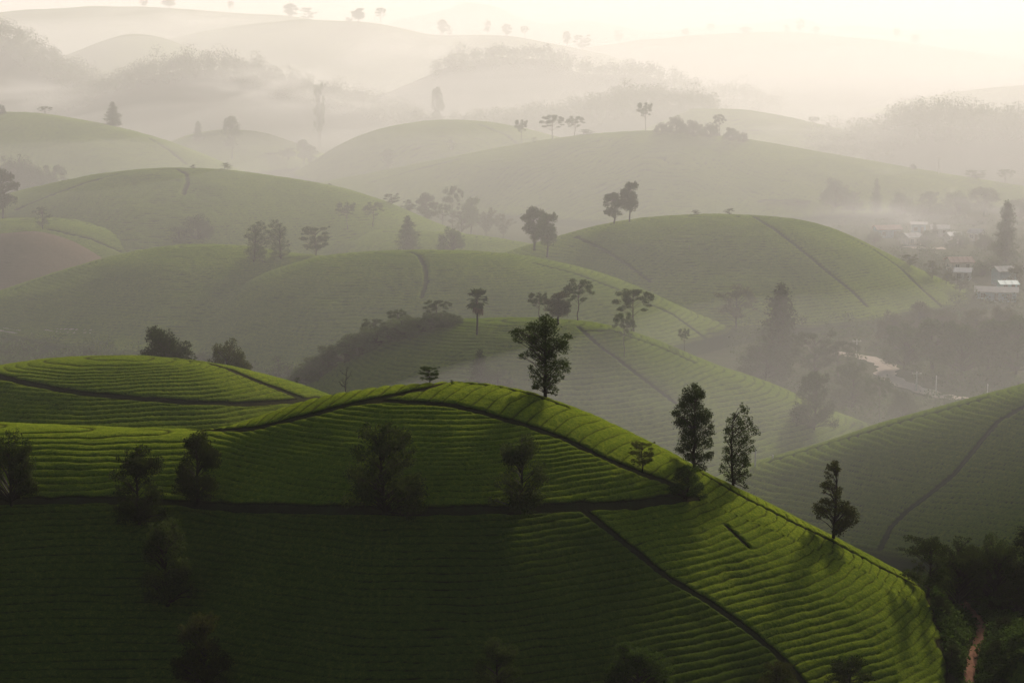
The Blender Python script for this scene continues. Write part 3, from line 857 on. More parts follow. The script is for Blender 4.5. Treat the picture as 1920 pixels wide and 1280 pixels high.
tree(748, 618, 46, 48, 'umbrella', 'centre', 'middle thin tree rising from the scrubby flank of the centre hill', 'mid', 1)
tree(820, 608, 48, 58, 'umbrella', 'centre', 'rightmost thin tree rising from the scrubby flank of the centre hill', 'mid', 2)
# --- crest of the centre hill
tree(1012, 604, 60, 46, 'umbrella', 'centre', 'thin tree on the centre hill, left end of the small group right of the palm', 'mid', 1)
tree(1046, 612, 64, 56, 'oval', 'centre', 'dense tree with drooping leaves in the small group right of the palm', 'olive', 1)
tree(1084, 604, 84, 62, 'umbrella', 'centre', 'tall forked tree on the centre hill, right end of the small group', 'mid', 0)
tree(1188, 624, 88, 82, 'umbrella', 'centre', 'wide forked tree with flat leaf plates on the right shoulder of the centre hill', 'dark', 2)
tree(1170, 670, 88, 46, 'umbrella', 'centre', 'thin tree on the slope below the wide forked tree', 'mid', 0, flip=True)
tree(1284, 657, 50, 27, 'umbrella', 'centre', 'tiny lone tree on the right ridge of the centre hill', 'mid', 1)
tree(1526, 808, 120, 92, 'bushy', 'centre', 'tall bushy cone shaped tree at the right foot of the centre hill', 'dark', 0)
# --- valley right of the centre hill
tree(1462, 694, 162, 118, 'spire', 'floor', 'tallest spire shaped tree in the misty valley right of the centre hill', 'dark', 2)
tree(1436, 715, 76, 110, 'round', 'floor', 'low round tree at the foot of the tallest spire shaped tree', 'dark', 1)
tree(1528, 715, 100, 92, 'spread', 'floor', 'spreading tree touching the right side of the tallest spire', 'dark', 0)
tree(1572, 712, 78, 82, 'umbrella', 'floor', 'flat topped tree right of the spreading tree in the valley', 'dark', 2)
tree(1597, 768, 96, 92, 'bushy', 'floor', 'hazy bushy tree behind the cone at the foot of the centre hill', 'dark', 0)
tree(1650, 800, 96, 64, 'umbrella', 'floor', 'slim flat topped tree behind the ridge of the right slope', 'mid', 1)
tree(1692, 792, 66, 62, 'round', 'floor', 'round green tree beside the slim flat topped tree', 'dark', 2)
tree(1770, 772, 34, 64, 'tiers', 'floor', 'low layered shrub behind the ridge of the right slope', 'mid', 0, cat='shrub')
tree(1380, 618, 84, 84, 'spread', 'long_right', 'faint reddish tree behind the right end of the long domed hill', 'olive', 2)
tree(1908, 742, 42, 36, 'round', 'floor', 'small round tree peeping over the right slope at the edge', 'light', 0)
for i, (u, v, h, w, k) in enumerate([(1672, 640, 62, 70, 'round'), (1695, 690, 92, 92, 'round'), (1722, 622, 56, 64, 'bushy'), (1748, 702, 104, 98, 'oval'), (1772, 632, 58, 66, 'round'), (1802, 704, 108, 100, 'round'),
                                     (1828, 640, 66, 74, 'bushy'), (1852, 700, 100, 92, 'oval'), (1884, 646, 76, 82, 'round'), (1905, 702, 118, 100, 'bushy')]):
    tree(u, v, h, w, k, 'floor', ORD[i] + ' hazy tree from the left in the dense belt below the village', 'mid' if i % 2 else 'olive', i % 3, 'trees in the belt below the village')
# --- long hills
tree(476, 492, 76, 76, 'open', 'long_left', 'leafy tree on the left hill crest, leftmost of three', 'mid', 1)
tree(527, 486, 74, 66, 'open', 'long_left', 'leafy tree on the left hill crest, middle of three', 'mid', 2, flip=True)
tree(593, 482, 60, 62, 'spread', 'long_left', 'leafy tree with an open crown on the left hill crest, rightmost of three', 'mid', 0)
# --- village hill crest
tree(1002, 472, 84, 54, 'oval', 'village_hill', 'tall egg shaped tree at the left foot of the village hill, left of two', 'dark', 0)
tree(1026, 484, 84, 46, 'oval', 'village_hill', 'egg shaped tree at the left foot of the village hill, right of two', 'mid', 1)
tree(1152, 422, 60, 44, 'oval', 'village_hill', 'low dense tree on the village hill crest, left half of the pair', 'mid', 2)
tree(1180, 418, 76, 40, 'oval', 'village_hill', 'tall dense tree on the village hill crest, right half of the pair', 'dark', 1)
tree(1301, 405, 11, 26, 'tiers', 'village_hill', 'flat dark shrub on the village hill crest beside the white roof', 'dark', 0, cat='shrub')
tree(1368, 404, 13, 26, 'tiers', 'village_hill', 'flat dark shrub on top of the village hill, right of the white roof', 'dark', 1, cat='shrub')
for i, (u, v, h, w) in enumerate([(1706, 502, 26, 32), (1748, 524, 36, 36), (1775, 534, 26, 24), (1800, 550, 34, 40)]):
    tree(u, v, h, w, 'spread', 'village_hill', ORD[i] + ' small tree from the left down the right end of the village hill', 'olive', i % 3, 'small trees at the right end of the village hill')
# --- misty grove behind the low pale rise
for i, (u, v, h, w, k, lk) in enumerate([(735, 386, 24, 32, 'spread', 'mid'), (767, 388, 24, 24, 'spread', 'mid'), (772, 432, 50, 52, 'umbrella', 'mid'), (800, 432, 70, 42, 'oval', 'mid'), (832, 440, 62, 46, 'umbrella', 'mid'),
                                     (849, 412, 68, 42, 'umbrella', 'mid'), (866, 448, 56, 50, 'spread', 'olive'), (883, 440, 70, 40, 'oval', 'light'), (912, 452, 68, 60, 'plume', 'olive'), (944, 456, 56, 50, 'plume', 'olive')]):
    tree(u, v, h, w, k, 760 if i > 1 else 'left_dome', ORD[i] + ' hazy tree from the left in the grove behind the low pale rise', lk, i % 3, 'trees in the misty grove')
tree(765, 474, 68, 50, 'spire', 'small_mid', 'tall hazy bush in front of the low pale rise, left of two', 'mid', 1)
tree(846, 474, 52, 58, 'round', 'small_mid', 'round hazy bush in front of the low pale rise, right of two', 'mid', 0)
tree(652, 432, 56, 46, 'umbrella', 'left_dome', 'faint thin tree on the right foot of the green dome, left of two', 'mid', 1)
tree(700, 428, 50, 42, 'umbrella', 'left_dome', 'faint thin tree on the right foot of the green dome, right of two', 'mid', 0)
tree(372, 452, 52, 64, 'round', 'left_dome', 'faint round tree in front of the green dome', 'mid', 1)
tree(335, 456, 34, 48, 'bushy', 'left_dome', 'faint low bush in front of the green dome, left of the round tree', 'light', 1, cat='bush', name='bush')
# --- left edge
tree(80, 432, 44, 38, 'spread', 'left_low', 'small spreading tree above the reddish dome', 'mid', 1)
tree(6, 412, 95, 62, 'oval', 'left_low', 'tall dark tree cut off by the left edge above the reddish dome', 'dark', 0)
for i, (u, v, h, w) in enumerate([(8, 340, 54, 95), (40, 340, 52, 85), (68, 338, 36, 80), (98, 336, 30, 60)]):
    tree(u, v, h, w, 'round' if i < 3 else 'umbrella', 830, ORD[i] + ' dark tree from the left in the clump beside the green dome', 'dark', i % 3, 'clump beside the green dome')
tree(421, 321, 15, 32, 'tiers', 'left_dome', 'small dark layered tree on top of the green dome', 'dark', 0)
tree(363, 318, 9, 18, 'tiers', 'left_dome', 'tiny dark shrub on top of the green dome', 'dark', 1, cat='shrub')
tree(618, 349, 6, 10, 'tiers', 'left_dome', 'tiny dark shrub on the right ridge of the green dome', 'dark', 2, cat='shrub')
tree(212, 236, 46, 34, 'spire', 'far_left_dome', 'lone cone shaped tree on the hazy dome at the left edge', 'mid', 1)
tree(85, 214, 17, 30, 'umbrella', 'far_left_dome', 'tiny forked tree on top of the hazy dome at the left edge', 'mid', 2)
tree(2, 216, 22, 20, 'round', 'far_left_dome', 'small round tree on the hazy dome cut off by the left edge', 'dark', 0)
tree(372, 266, 38, 28, 'spire', 'far_small', 'pale cone shaped tree on the faint small hill', 'mid', 0)
tree(436, 300, 80, 34, 'oval', 'far_small', 'pale tall stemmed tree on the faint small hill', 'mid', 2)
for i, (u, v, h, w) in enumerate([(508, 332, 44, 40), (541, 330, 52, 36), (570, 312, 50, 26), (582, 326, 54, 30)]):
    tree(u, v, h, w, 'oval', 1040, ORD[i] + ' ghostly tree from the left in the hollow beside the grey dome', 'mid', i % 3, 'ghostly trees in the hollow')
tree(728, 322, 42, 30, 'oval', 'shoulder', 'hazy tree on the lower face of the grey dome', 'mid', 0)
tree(846, 285, 24, 20, 'spread', 'shoulder', 'faint small tree in the middle of the grey dome', 'mid', 1)
tree(821, 206, 42, 24, 'oval', 1230, 'ghostly upright tree in the mist above the grey dome', 'mid', 2)
tree(599, 186, 34, 28, 'spread', 1150, 'ghostly tree in the mist right of the wooded knoll', 'mid', 0)
# --- wide hazy hill
tree(979, 272, 50, 30, 'umbrella', 'wide', 'thin tree at the left of the crest group on the wide hazy hill', 'mid', 1)
tree(1036, 264, 50, 50, 'umbrella', 'wide', 'broad tree in the middle of the crest group on the wide hazy hill', 'mid', 2)
tree(1078, 257, 40, 38, 'umbrella', 'wide', 'flat topped tree at the right of the crest group on the wide hazy hill', 'mid', 0)
tree(1094, 256, 13, 44, 'tiers', 'wide', 'low shrub right of the crest group on the wide hazy hill', 'mid', 0, cat='shrub')
tree(1002, 270, 12, 14, 'tiers', 'wide', 'low shrub within the crest group on the wide hazy hill', 'mid', 1, cat='shrub')
tree(1211, 247, 58, 36, 'umbrella', 'wide', 'tall thin stemmed lone tree on top of the wide hazy hill', 'mid', 1)
for i, (u, v, h, w) in enumerate([(1240, 252, 24, 32), (1268, 254, 38, 40), (1300, 258, 34, 44), (1332, 260, 32, 40), (1350, 258, 46, 28), (1372, 266, 28, 36), (1393, 268, 22, 22)]):
    tree(u, v, h, w, 'round' if i != 4 else 'umbrella', 'wide', ORD[i] + ' tree from the left in the clump on the wide hazy hill', 'dark', i % 3, 'clump on the wide hazy hill')
tree(1528, 240, 22, 26, 'umbrella', 'right_slope', 'faint flat topped tree on the slope below the wooded ridge', 'mid', 1)
tree(1712, 319, 12, 14, 'round', 'wide', 'tiny round tree near the power pole on the wide hazy hill', 'mid', 1)
tree(1886, 346, 30, 36, 'umbrella', 'wide', 'faint flat topped tree at the right end of the wide hazy hill', 'mid', 2)
tree(1830, 340, 22, 44, 'spread', 'wide', 'faint spreading tree right of the power pole', 'mid', 0)
for i, (u, v, h, w, k) in enumerate([(1440, 418, 46, 60, 'round'), (1492, 424, 52, 64, 'round'), (1566, 396, 66, 62, 'round'), (1600, 400, 44, 44, 'bushy'), (1643, 388, 52, 26, 'spire'), (1690, 404, 46, 52, 'round'),
                                     (1742, 402, 46, 60, 'bushy'), (1792, 410, 54, 62, 'round'), (1846, 412, 60, 60, 'oval'), (1886, 490, 112, 68, 'spire'), (1912, 430, 60, 60, 'round')]):
    tree(u, v, h, w, k, 'floor' if v > 470 else 830, ORD[i] + ' misty tree from the left around the back of the village', 'mid', i % 3, 'trees behind the village')
for i, (u, v, h, w, k) in enumerate([(1640, 456, 26, 34, 'round'), (1690, 452, 22, 30, 'round'), (1735, 462, 30, 32, 'bushy'), (1752, 452, 34, 22, 'spire'), (1800, 462, 30, 40, 'round'), (1845, 470, 34, 40, 'round'), (1840, 520, 34, 44, 'round'), (1905, 540, 44, 40, 'bushy')]):
    tree(u, v, h, w, k, 'floor', ORD[i] + ' low tree from the left among the village houses', 'olive' if i % 2 else 'mid', i % 3, 'trees among the village houses')
# --- trees along the far ridges
def ridge(hill, lst, where, grp):
    for i, (u, v, h, w) in enumerate(lst):
        tree(u, v, h, w, ('spread', 'oval', 'umbrella', 'oval', 'spread')[i % 5], hill, ORD[i] + ' faint tree from the left along ' + where, 'mid', i % 3, grp)
ridge('far_ridge_left', [(270, 15, 18, 16), (317, 17, 18, 30), (433, 27, 24, 13), (545, 38, 30, 28), (578, 41, 26, 34)], 'the far ridge at the upper left', 'trees on the far left ridge')
ridge('far_ridge_mid', [(655, 43, 10, 16), (672, 45, 28, 28), (714, 48, 34, 22), (830, 70, 32, 22), (843, 70, 20, 12), (914, 68, 30, 15), (950, 72, 26, 22), (985, 76, 28, 19), (1063, 90, 30, 15), (1092, 97, 32, 36)], 'the far ridge in the upper middle', 'trees on the far middle ridge')
ridge('far_ridge_right', [(1160, 84, 28, 19), (1285, 70, 16, 16), (1332, 68, 24, 17), (1398, 65, 14, 26), (1475, 63, 16, 15), (1500, 65, 30, 19), (1530, 68, 18, 15), (1682, 84, 32, 15), (1716, 88, 22, 15)], 'the pale ridge at the upper right', 'trees on the far right ridge')

# --- fan palm on the centre hill
def fan_palm(u, v, hpx, label):
    p = spot(u, v, 'centre')
    hm = hpx / F_PX * p[1]
    r = np.random.default_rng(5)
    root = bpy.data.objects.new('fan_palm', None); COL.objects.link(root)
    root.location = p - np.array([0, 0, 0.05]); root.scale = (hm, hm, hm)
    zz = np.linspace(-0.03, 0.74, 10)
    vt, ft = tube(np.stack([0.012 * np.sin(zz * 5), 0 * zz, zz], 1), 0.022 - 0.009 * zz, 7)
    link('trunk', mesh_np('trunk', vt, ft), M['bark'], root)
    live, dead = Acc(), Acc()
    for i in range(54):
        el = r.uniform(-1.35, 1.35); az = r.uniform(0, 2 * math.pi)
        isdead = el < -0.75
        L = r.uniform(0.11, 0.17)
        d = np.array([math.cos(el) * math.cos(az), math.cos(el) * math.sin(az), math.sin(el)])
        o = np.array([0.01, 0, 0.735 if el > -0.2 else 0.71])
        e = o + d * L
        side = np.cross(d, [0, 0, 1.0]); side /= np.linalg.norm(side) + 1e-6
        upv = np.cross(side, d)
        acc = dead if isdead else live
        vv, ff = tube([o, e], [0.0035, 0.0025], 3); acc.add(vv, ff)
        for k in range(11):
            a = (k - 5) / 5 * 1.35
            dd = d * math.cos(a) + side * math.sin(a)
            l = r.uniform(0.10, 0.135) * (1 - 0.12 * abs(a))
            q = np.cross(dd, upv) * 0.014
            m_ = e + dd * l * 0.55
            t_ = e + dd * l + np.array([0, 0, -0.03 - (0.05 if isdead else 0)])
            acc.add(np.array([e, m_ + q, t_, m_ - q]), np.array([[0, 1, 2, 3]]))
    link('fronds', live.mesh('fronds', False), M['leaf_mid'], root)
    o = link('dead_fronds', dead.mesh('dead_fronds', False), M['leaf_dead'], root)
    o['label'] = 'brown hanging skirt of dead fronds'
    tag(root, label, 'palm')
M['leaf_dead'] = leaf_material('leaves_dead', (0.07, 0.05, 0.03), (0.12, 0.085, 0.05), 0.25)
fan_palm(894, 630, 96, 'fan palm with a round head and bare trunk on the centre hill')

# --- leafless trees
def bare_tree(u, v, hpx, hill, label, seed, spread_):
    p = spot(u, v, hill)
    _, az = ray(u, v - hpx)
    hm = max(2.0, CZ + az * p[1] - p[2])
    r = np.random.default_rng(seed)
    root = bpy.data.objects.new('bare_tree', None); COL.objects.link(root)
    root.location = p; root.scale = (hm, hm, hm)
    stem, twig = Acc(), Acc()
    vt, ft = tube([(0, 0, -0.02), (0.01, 0, 0.2), (-0.01, 0.01, 0.45), (0.02, 0, 0.72), (0.05, 0, 1.0)], [0.02, 0.017, 0.013, 0.008, 0.003], 6)
    stem.add(vt, ft)
    for i in range(9):
        z = r.uniform(0.3, 0.85); a = r.uniform(0, 6.28); L = spread_ * r.uniform(0.5, 1)
        e = np.array([math.cos(a) * L, math.sin(a) * L, z + r.uniform(0.12, 0.3)])
        m_ = np.array([math.cos(a) * L * 0.6, math.sin(a) * L * 0.6, z + 0.06])
        vt, ft = tube([(0.01, 0, z), m_, e], [0.008, 0.006, 0.002], 4); twig.add(vt, ft)
        for k in range(3):
            e2 = m_ + (e - m_) * r.random() + r.uniform(-0.08, 0.1, 3)
            vt, ft = tube([m_ * 0.5 + e * 0.5, e2], [0.004, 0.0015], 3); twig.add(vt, ft)
    link('trunk', stem.mesh('trunk'), M['bark'], root)
    link('branches', twig.mesh('branches'), M['bark'], root)
    tag(root, label, 'tree')
bare_tree(648, 735, 48, 352, 'bare dead tree behind the left shoulder of the near hill', 3, 0.3)
bare_tree(1291, 582, 46, 'long_right', 'bare thin stem on the right ridge of the long domed hill', 4, 0.12)

# ---------------------------------------------------------------- far woods and valley scrub (uncountable)
def wood(key, u0, u1, step, htree, label, seed, vmax=9e9, leaf=0.46, per=250, mat='leaf_mid'):
    h = H[key]
    r = np.random.default_rng(seed)
    acc = Acc()
    x0, x1 = ray(u0, 640)[0] * h.depth, ray(u1, 640)[0] * h.depth
    gx, gt = np.meshgrid(np.arange(x0, x1, step), np.arange(-8, 46, step))
    gx = (gx + r.uniform(-.5, .5, gx.shape) * step).ravel()
    gy = (h.depth - gt + r.uniform(-.5, .5, gt.shape) * step).ravel()
    gz, gg = h.z(gx, gy), floor_z(gx, gy)
    ok = (gz > gg + 0.5) & (r.random(len(gx)) > 0.12)
    for px, py, z in zip(gx[ok], gy[ok], gz[ok]):
        hh = htree * r.uniform(0.6, 1.25)
        if r.random() < 0.06: hh *= 1.35
        ww = hh * r.uniform(0.28, 0.42)
        c0 = np.array((px, py, z + hh * 0.6))
        c = blob((0, 0, 0), ww, ww, hh * 0.42, per, r)
        q = np.linalg.norm(c / np.array([ww, ww, hh * 0.42]), axis=1)[:, None]
        c = c0 + c / np.maximum(q / 1.05, 1.0)
        v, f = leaves(c, leaf, r); acc.add(v, f)
    o = link('woodland', acc.mesh('woodland', False), M[mat])
    tag(o, label, 'woodland', kind='stuff')
wood('wood_left', -30, 300, 5.0, 10, 'dense woodland covering the spur at the upper left edge', 61)
wood('wood_knoll', 90, 800, 5.5, 10, 'dense woodland covering the knoll in the mist', 62)
wood('wood_mid', 760, 1400, 5.0, 9.5, 'dense woodland along the ridge above the wide hazy hill', 63)
wood('wood_behind', 830, 1540, 7.5, 10, 'pale woodland deep in the mist', 64, leaf=0.7, per=130)
wood('wood_right', 1500, 1940, 4.2, 12, 'tall dense woodland on the hill at the right edge', 65)
for i, (u, v, h, w) in enumerate([(340, 112, 26, 34), (322, 112, 18, 24), (398, 112, 18, 24), (440, 116, 20, 20)]):
    tree(u, v, h, w, 'plume', 'wood_knoll', ORD[i] + ' bamboo plume from the left on top of the wooded knoll', 'mid', i % 3, 'bamboo on the wooded knoll', cat='bamboo')
tree(982, 212, 26, 26, 'round', 'wood_mid', 'round tree standing out of the wooded ridge left of its top', 'mid', 1)

def scrub(n, region, label, seed, hmin=0.8, hmax=3.2, rise=2.2, edge=None):
    r = np.random.default_rng(seed)
    acc = Acc()
    u0, u1, v0, v1 = region
    u, v = r.uniform(u0, u1, n * 3), r.uniform(v0, v1, n * 3)
    ax, az = ray(u, v)
    py = 86.0 / -az
    px = ax * py
    zf, zt = floor_z(px, py), hz(px, py)
    ok = zt < zf + rise
    if edge is not None:                 # keep off the planted slope
        ok &= px > np.interp(py, edge[:, 1], edge[:, 0])
    for rd in ROADS:
        dd = np.min(np.hypot(rd[None, :, 0] - px[:, None], rd[None, :, 1] - py[:, None]), axis=1)
        ok &= dd > (4.5 if len(rd) and rd[0, 1] > 400 else 1.3)
    for i in np.where(ok)[0][:n]:
        s = r.uniform(hmin, hmax)
        c = blob((px[i], py[i], zt[i] + s * 0.35), s * 0.8, s * 0.8, s * 0.5, 90, r)
        c[:, 2] = np.maximum(c[:, 2], zt[i] + 0.02)
        vv, f = leaves(c, 0.19 + 0.045 * s, r); acc.add(vv, f)
    o = link('scrub', acc.mesh('scrub', False), M['leaf_mid'])
    tag(o, label, 'scrub', kind='stuff')

# ---------------------------------------------------------------- roads and trail
def road(name, pts, width, mat, label, hill=None, z=0.22):
    p = np.array(pts, float)
    t = np.linspace(0, len(p) - 1, (len(p) - 1) * 8 + 1)
    uu, vv = np.interp(t, np.arange(len(p)), p[:, 0]), np.interp(t, np.arange(len(p)), p[:, 1])
    ker = np.ones(7) / 7
    uu = np.convolve(np.pad(uu, 3, 'edge'), ker, 'valid'); vv = np.convolve(np.pad(vv, 3, 'edge'), ker, 'valid')
    c = np.array([floor_hit(a, b) for a, b in zip(uu, vv)])
    tan = np.gradient(c[:, :2], axis=0); tan /= np.linalg.norm(tan, axis=1)[:, None] + 1e-9
    nrm = np.stack([-tan[:, 1], tan[:, 0]], 1)
    wv = width * (1 + 0.18 * np.sin(np.arange(len(c)) * 1.3))
    rows_ = []
    for s in (-0.5, -0.2, 0.2, 0.5):
        xy = c[:, :2] + nrm * (s * wv)[:, None]
        rows_.append(np.stack([xy[:, 0], xy[:, 1], np.maximum(hz(xy[:, 0], xy[:, 1]), c[:, 2]) + (z if abs(s) < 0.3 else z - 0.12)], 1))
    n = len(c)
    V = np.concatenate(rows_)
    Fq = [(k * n + i, k * n + i + 1, (k + 1) * n + i + 1, (k + 1) * n + i) for k in range(3) for i in range(n - 1)]
    o = link(name, mesh_np(name, V, np.array(Fq)), mat)
    tag(o, label, name.split('_')[-1], kind='structure')
    return c
ROADS = []
ROADS.append(road('trail', [(1798, 1120), (1812, 1138), (1832, 1160), (1843, 1184), (1832, 1212), (1822, 1250), (1815, 1300)], 1.25, M['red_earth'], 'narrow red earth trail winding down in the lower right corner'))
ROADS.append(road('road', [(1560, 662), (1610, 668), (1650, 678), (1668, 690), (1655, 704), (1700, 724), (1760, 742), (1810, 750)], 4.5, M['pale_road'], 'pale dirt road bending through the misty valley on the right'))
ROADS.append(road('road', [(-30, 628), (20, 637), (60, 641), (120, 645), (180, 652)], 3.2, M['pale_road'], 'pale dirt road at the foot of the left hill'))
ROADS.append(road('road', [(1700, 462), (1735, 466), (1775, 466)], 6.0, M['pale_road'], 'pale yard among the village houses'))
scrub(950, (1690, 1925, 1080, 1300), 'low dark scrub around the red trail', 71, 0.5, 1.7, 7.0, np.array([(54.0, 268.0), (54.6, 282.0), (54.4, 293.0), (54.5, 310.0)]))
scrub(420, (1380, 1925, 600, 800), 'hazy undergrowth in the valley right of the centre hill', 72)
scrub(260, (-10, 680, 600, 720), 'hazy undergrowth in the valley behind the left tea hill', 73)
scrub(260, (1560, 1925, 400, 600), 'undergrowth around the village', 74)

# ---------------------------------------------------------------- village
def box(x0, x1, y0, y1, z0, z1):
    v = np.array([(x0,y0,z0),(x1,y0,z0),(x1,y1,z0),(x0,y1,z0),(x0,y0,z1),(x1,y0,z1),(x1,y1,z1),(x0,y1,z1)], float)
    f = np.array([(0,3,2,1),(4,5,6,7),(0,1,5,4),(1,2,6,5),(2,3,7,6),(3,0,4,7)])
    return v, f
WALLS = {'blue': plain_material('blue_limewash', (0.30, 0.42, 0.50), 0.85), 'white': plain_material('white_plaster', (0.45, 0.44, 0.41), 0.85), 'cream': plain_material('cream_plaster', (0.52, 0.46, 0.38), 0.85), 'teal': plain_material('teal_paint', (0.22, 0.45, 0.45), 0.8)}
ROOFS = {'red': plain_material('red_tile', (0.30, 0.15, 0.11), 0.8, 0.3, 3), 'grey': plain_material('cement_sheet', (0.26, 0.25, 0.24), 0.75, 0.3, 2), 'tin': plain_material('zinc_sheet', (0.34, 0.35, 0.36), 0.6, 0.2, 2, 0.3), 'teal': plain_material('teal_sheet', (0.20, 0.42, 0.42), 0.6)}
DARK = plain_material('dark_opening', (0.03, 0.03, 0.035), 0.3)
WOODM = plain_material('door_wood', (0.12, 0.08, 0.05), 0.7)
CONC = plain_material('concrete', (0.46, 0.44, 0.41), 0.85)
WIRE = plain_material('cable_black', (0.05, 0.05, 0.05), 0.6)

def house(u, v, wpx, hwall, depth_m, wall, roof, label, rot=0.0, rise=0.32, where='floor'):
    p = spot(u, v, where)
    W = wpx / F_PX * p[1]
    D, Hh = depth_m, hwall
    root = bpy.data.objects.new('house', None); COL.objects.link(root)
    root.location = p - np.array([0, 0, 0.3]); root.rotation_euler = (0, 0, rot)
    a = Acc()
    v_, f_ = box(-W/2, W/2, -D/2, D/2, 0, Hh); a.add(v_, f_)
    rz = rise * D / 2
    a.add(np.array([(-W/2,-D/2,Hh),(-W/2,D/2,Hh),(-W/2,0,Hh+rz-0.02),(-W/2,0,Hh+rz-0.02)]), np.array([[0,1,2,3]]))
    a.add(np.array([(W/2,-D/2,Hh),(W/2,D/2,Hh),(W/2,0,Hh+rz-0.02),(W/2,0,Hh+rz-0.02)]), np.array([[0,2,1,3]]))
    link('wall', a.mesh('wall', False), WALLS[wall], root)
    e, th = 0.6, 0.14
    prof = [(-D/2-e, Hh-rise*e), (0, Hh+rz), (D/2+e, Hh-rise*e)]
    V, Fq = [], []
    for x in (-W/2-e, W/2+e):
        for (y, z) in prof: V.append((x, y, z + th))
        for (y, z) in prof: V.append((x, y, z))
    for i in (0, 1):
        Fq += [(i, i+1, 6+i+1, 6+i), (3+i, 9+i, 9+i+1, 3+i+1), (i, 3+i, 4+i, 1+i), (6+i, 7+i, 10+i, 9+i)]
    Fq += [(0, 6, 9, 3), (2, 5, 11, 8)]
    ro = link('roof', mesh_np('roof', np.array(V), np.array(Fq), smooth=False), ROOFS[roof], root)
    rb = Acc()
    n = max(3, int(W / 1.2))
    for k in range(n + 1):
        x = -W/2 - e + (W + 2*e) * k / n
        for s in (-1, 1):
            q = np.array([(x-.05, 0, Hh+rz+th), (x+.05, 0, Hh+rz+th), (x+.05, s*(D/2+e), Hh-rise*e+th), (x-.05, s*(D/2+e), Hh-rise*e+th),
                          (x-.05, 0, Hh+rz+th+.07), (x+.05, 0, Hh+rz+th+.07), (x+.05, s*(D/2+e), Hh-rise*e+th+.07), (x-.05, s*(D/2+e), Hh-rise*e+th+.07)])
            rb.add(q, np.array([(0,3,2,1),(4,5,6,7),(0,1,5,4),(1,2,6,5),(2,3,7,6),(3,0,4,7)]))
    link('roof_ribs', rb.mesh('roof_ribs', False), ROOFS[roof], ro)
    nw = max(2, int(W / 2.8))
    for k in range(nw):
        x = -W/2 + W * (k + 0.5) / nw
        if k == nw // 2:
            v_, f_ = box(x-.5, x+.5, -D/2-.06, -D/2+.03, 0.3, 2.4)
            link('door', mesh_np('door', v_, f_, smooth=False), WOODM, root)
        else:
            v_, f_ = box(x-.55, x+.55, -D/2-.05, -D/2+.03, 1.1, 2.3)
            wn_ = link('window', mesh_np('window', v_, f_, smooth=False), DARK, root)
            fr = Acc()
            for bx_ in ((x-.62,x-.55,1.03,2.37),(x+.55,x+.62,1.03,2.37),(x-.55,x+.55,1.03,1.1),(x-.55,x+.55,2.3,2.37),(x-.03,x+.03,1.1,2.3)):
                v_, f_ = box(bx_[0], bx_[1], -D/2-.09, -D/2-.02, bx_[2], bx_[3]); fr.add(v_, f_)
            link('frame', fr.mesh('frame', False), WALLS['white'], wn_)
    tag(root, label, 'house', 'houses of the misty village')
    return root
house(1663, 444, 44, 3.2, 6.5, 'blue', 'red', 'village house with a pinkish gable roof and blue wall, leftmost of the village', 0.12)
house(1722, 436, 25, 3.4, 5, 'blue', 'grey', 'small pale blue shed behind the leftmost village house', -0.1, 0.2)
house(1708, 458, 26, 3.0, 6, 'cream', 'grey', 'grey roofed house right below the pale blue shed', 0.3)
house(1762, 442, 30, 3.0, 6, 'white', 'grey', 'grey roofed house in the back row of the village', -0.15)
house(1788, 456, 24, 3.0, 6, 'white', 'tin', 'low zinc roofed house in the middle of the village', 0.2)
house(1830, 450, 20, 3.0, 5, 'white', 'tin', 'small zinc roofed house standing alone right of the village', -0.5, 0.4)
house(1798, 506, 40, 3.0, 7, 'cream', 'red', 'house with a wide dull red roof right behind the village hill', 0.1)
house(1806, 524, 26, 2.8, 5, 'white', 'tin', 'zinc roofed hut below the dull red roof', -0.3)
house(1882, 534, 34, 4.6, 6, 'blue', 'grey', 'two storey pale blue house at the lower right of the village', 0.2)
house(1888, 546, 30, 2.6, 5, 'teal', 'teal', 'low hut with a teal roof in front of the pale blue house', 0.05, 0.25)
house(1868, 562, 74, 2.8, 6, 'blue', 'grey', 'long blue walled building with a dark roof at the right edge of the village', -0.22, 0.3)
house(1296, 420, 40, 3.0, 6, 'white', 'tin', 'white roofed house peeping over the village hill crest', 0.1, 0.5, 690)

def pole(u, v, hpx, where, label, arm=True, lean=0.0):
    p = spot(u, v, where)
    h = hpx / F_PX * p[1] * 1.02
    root = bpy.data.objects.new('power_pole', None); COL.objects.link(root)
    root.location = p - np.array([0, 0, 0.2]); root.rotation_euler = (0, lean, 0)
    v_, f_ = tube([(0,0,0),(0,0,h*0.5),(0,0,h),(0,0,h+0.01)], [0.17,0.14,0.11,0.0], 8)
    link('post', mesh_np('post', v_, f_), CONC, root)
    if arm:
        v_, f_ = box(-1.0, 1.0, -0.06, 0.06, h-0.55, h-0.43)
        ar = link('crossarm', mesh_np('crossarm', v_, f_, smooth=False), CONC, root)
        for x in (-0.9, 0.0, 0.9):
            v_, f_ = tube([(x,0,h-0.43),(x,0,h-0.25),(x,0,h-0.18)], [0.05,0.09,0.03], 6)
            link('insulator', mesh_np('insulator', v_, f_), WALLS['white'], ar)
    tag(root, label, 'pole', 'power poles in the valley')
    return np.array([p[0], p[1], p[2] + h - 0.35])
def cable(a, b, sag, label):
    t = np.linspace(0, 1, 14)
    pts = a[None] * (1 - t[:, None]) + b[None] * t[:, None]
    pts[:, 2] -= sag * 4 * t * (1 - t)
    v_, f_ = tube(pts, np.full(14, 0.025), 4)
    tag(link('cable', mesh_np('cable', v_, f_), WIRE), label, 'cable')
p1 = pole(1606, 668, 34, 'floor', 'power pole with a crossarm by the valley road, left of the others')
p2 = pole(1718, 734, 40, 'floor', 'pale post below the road bend, left of two')
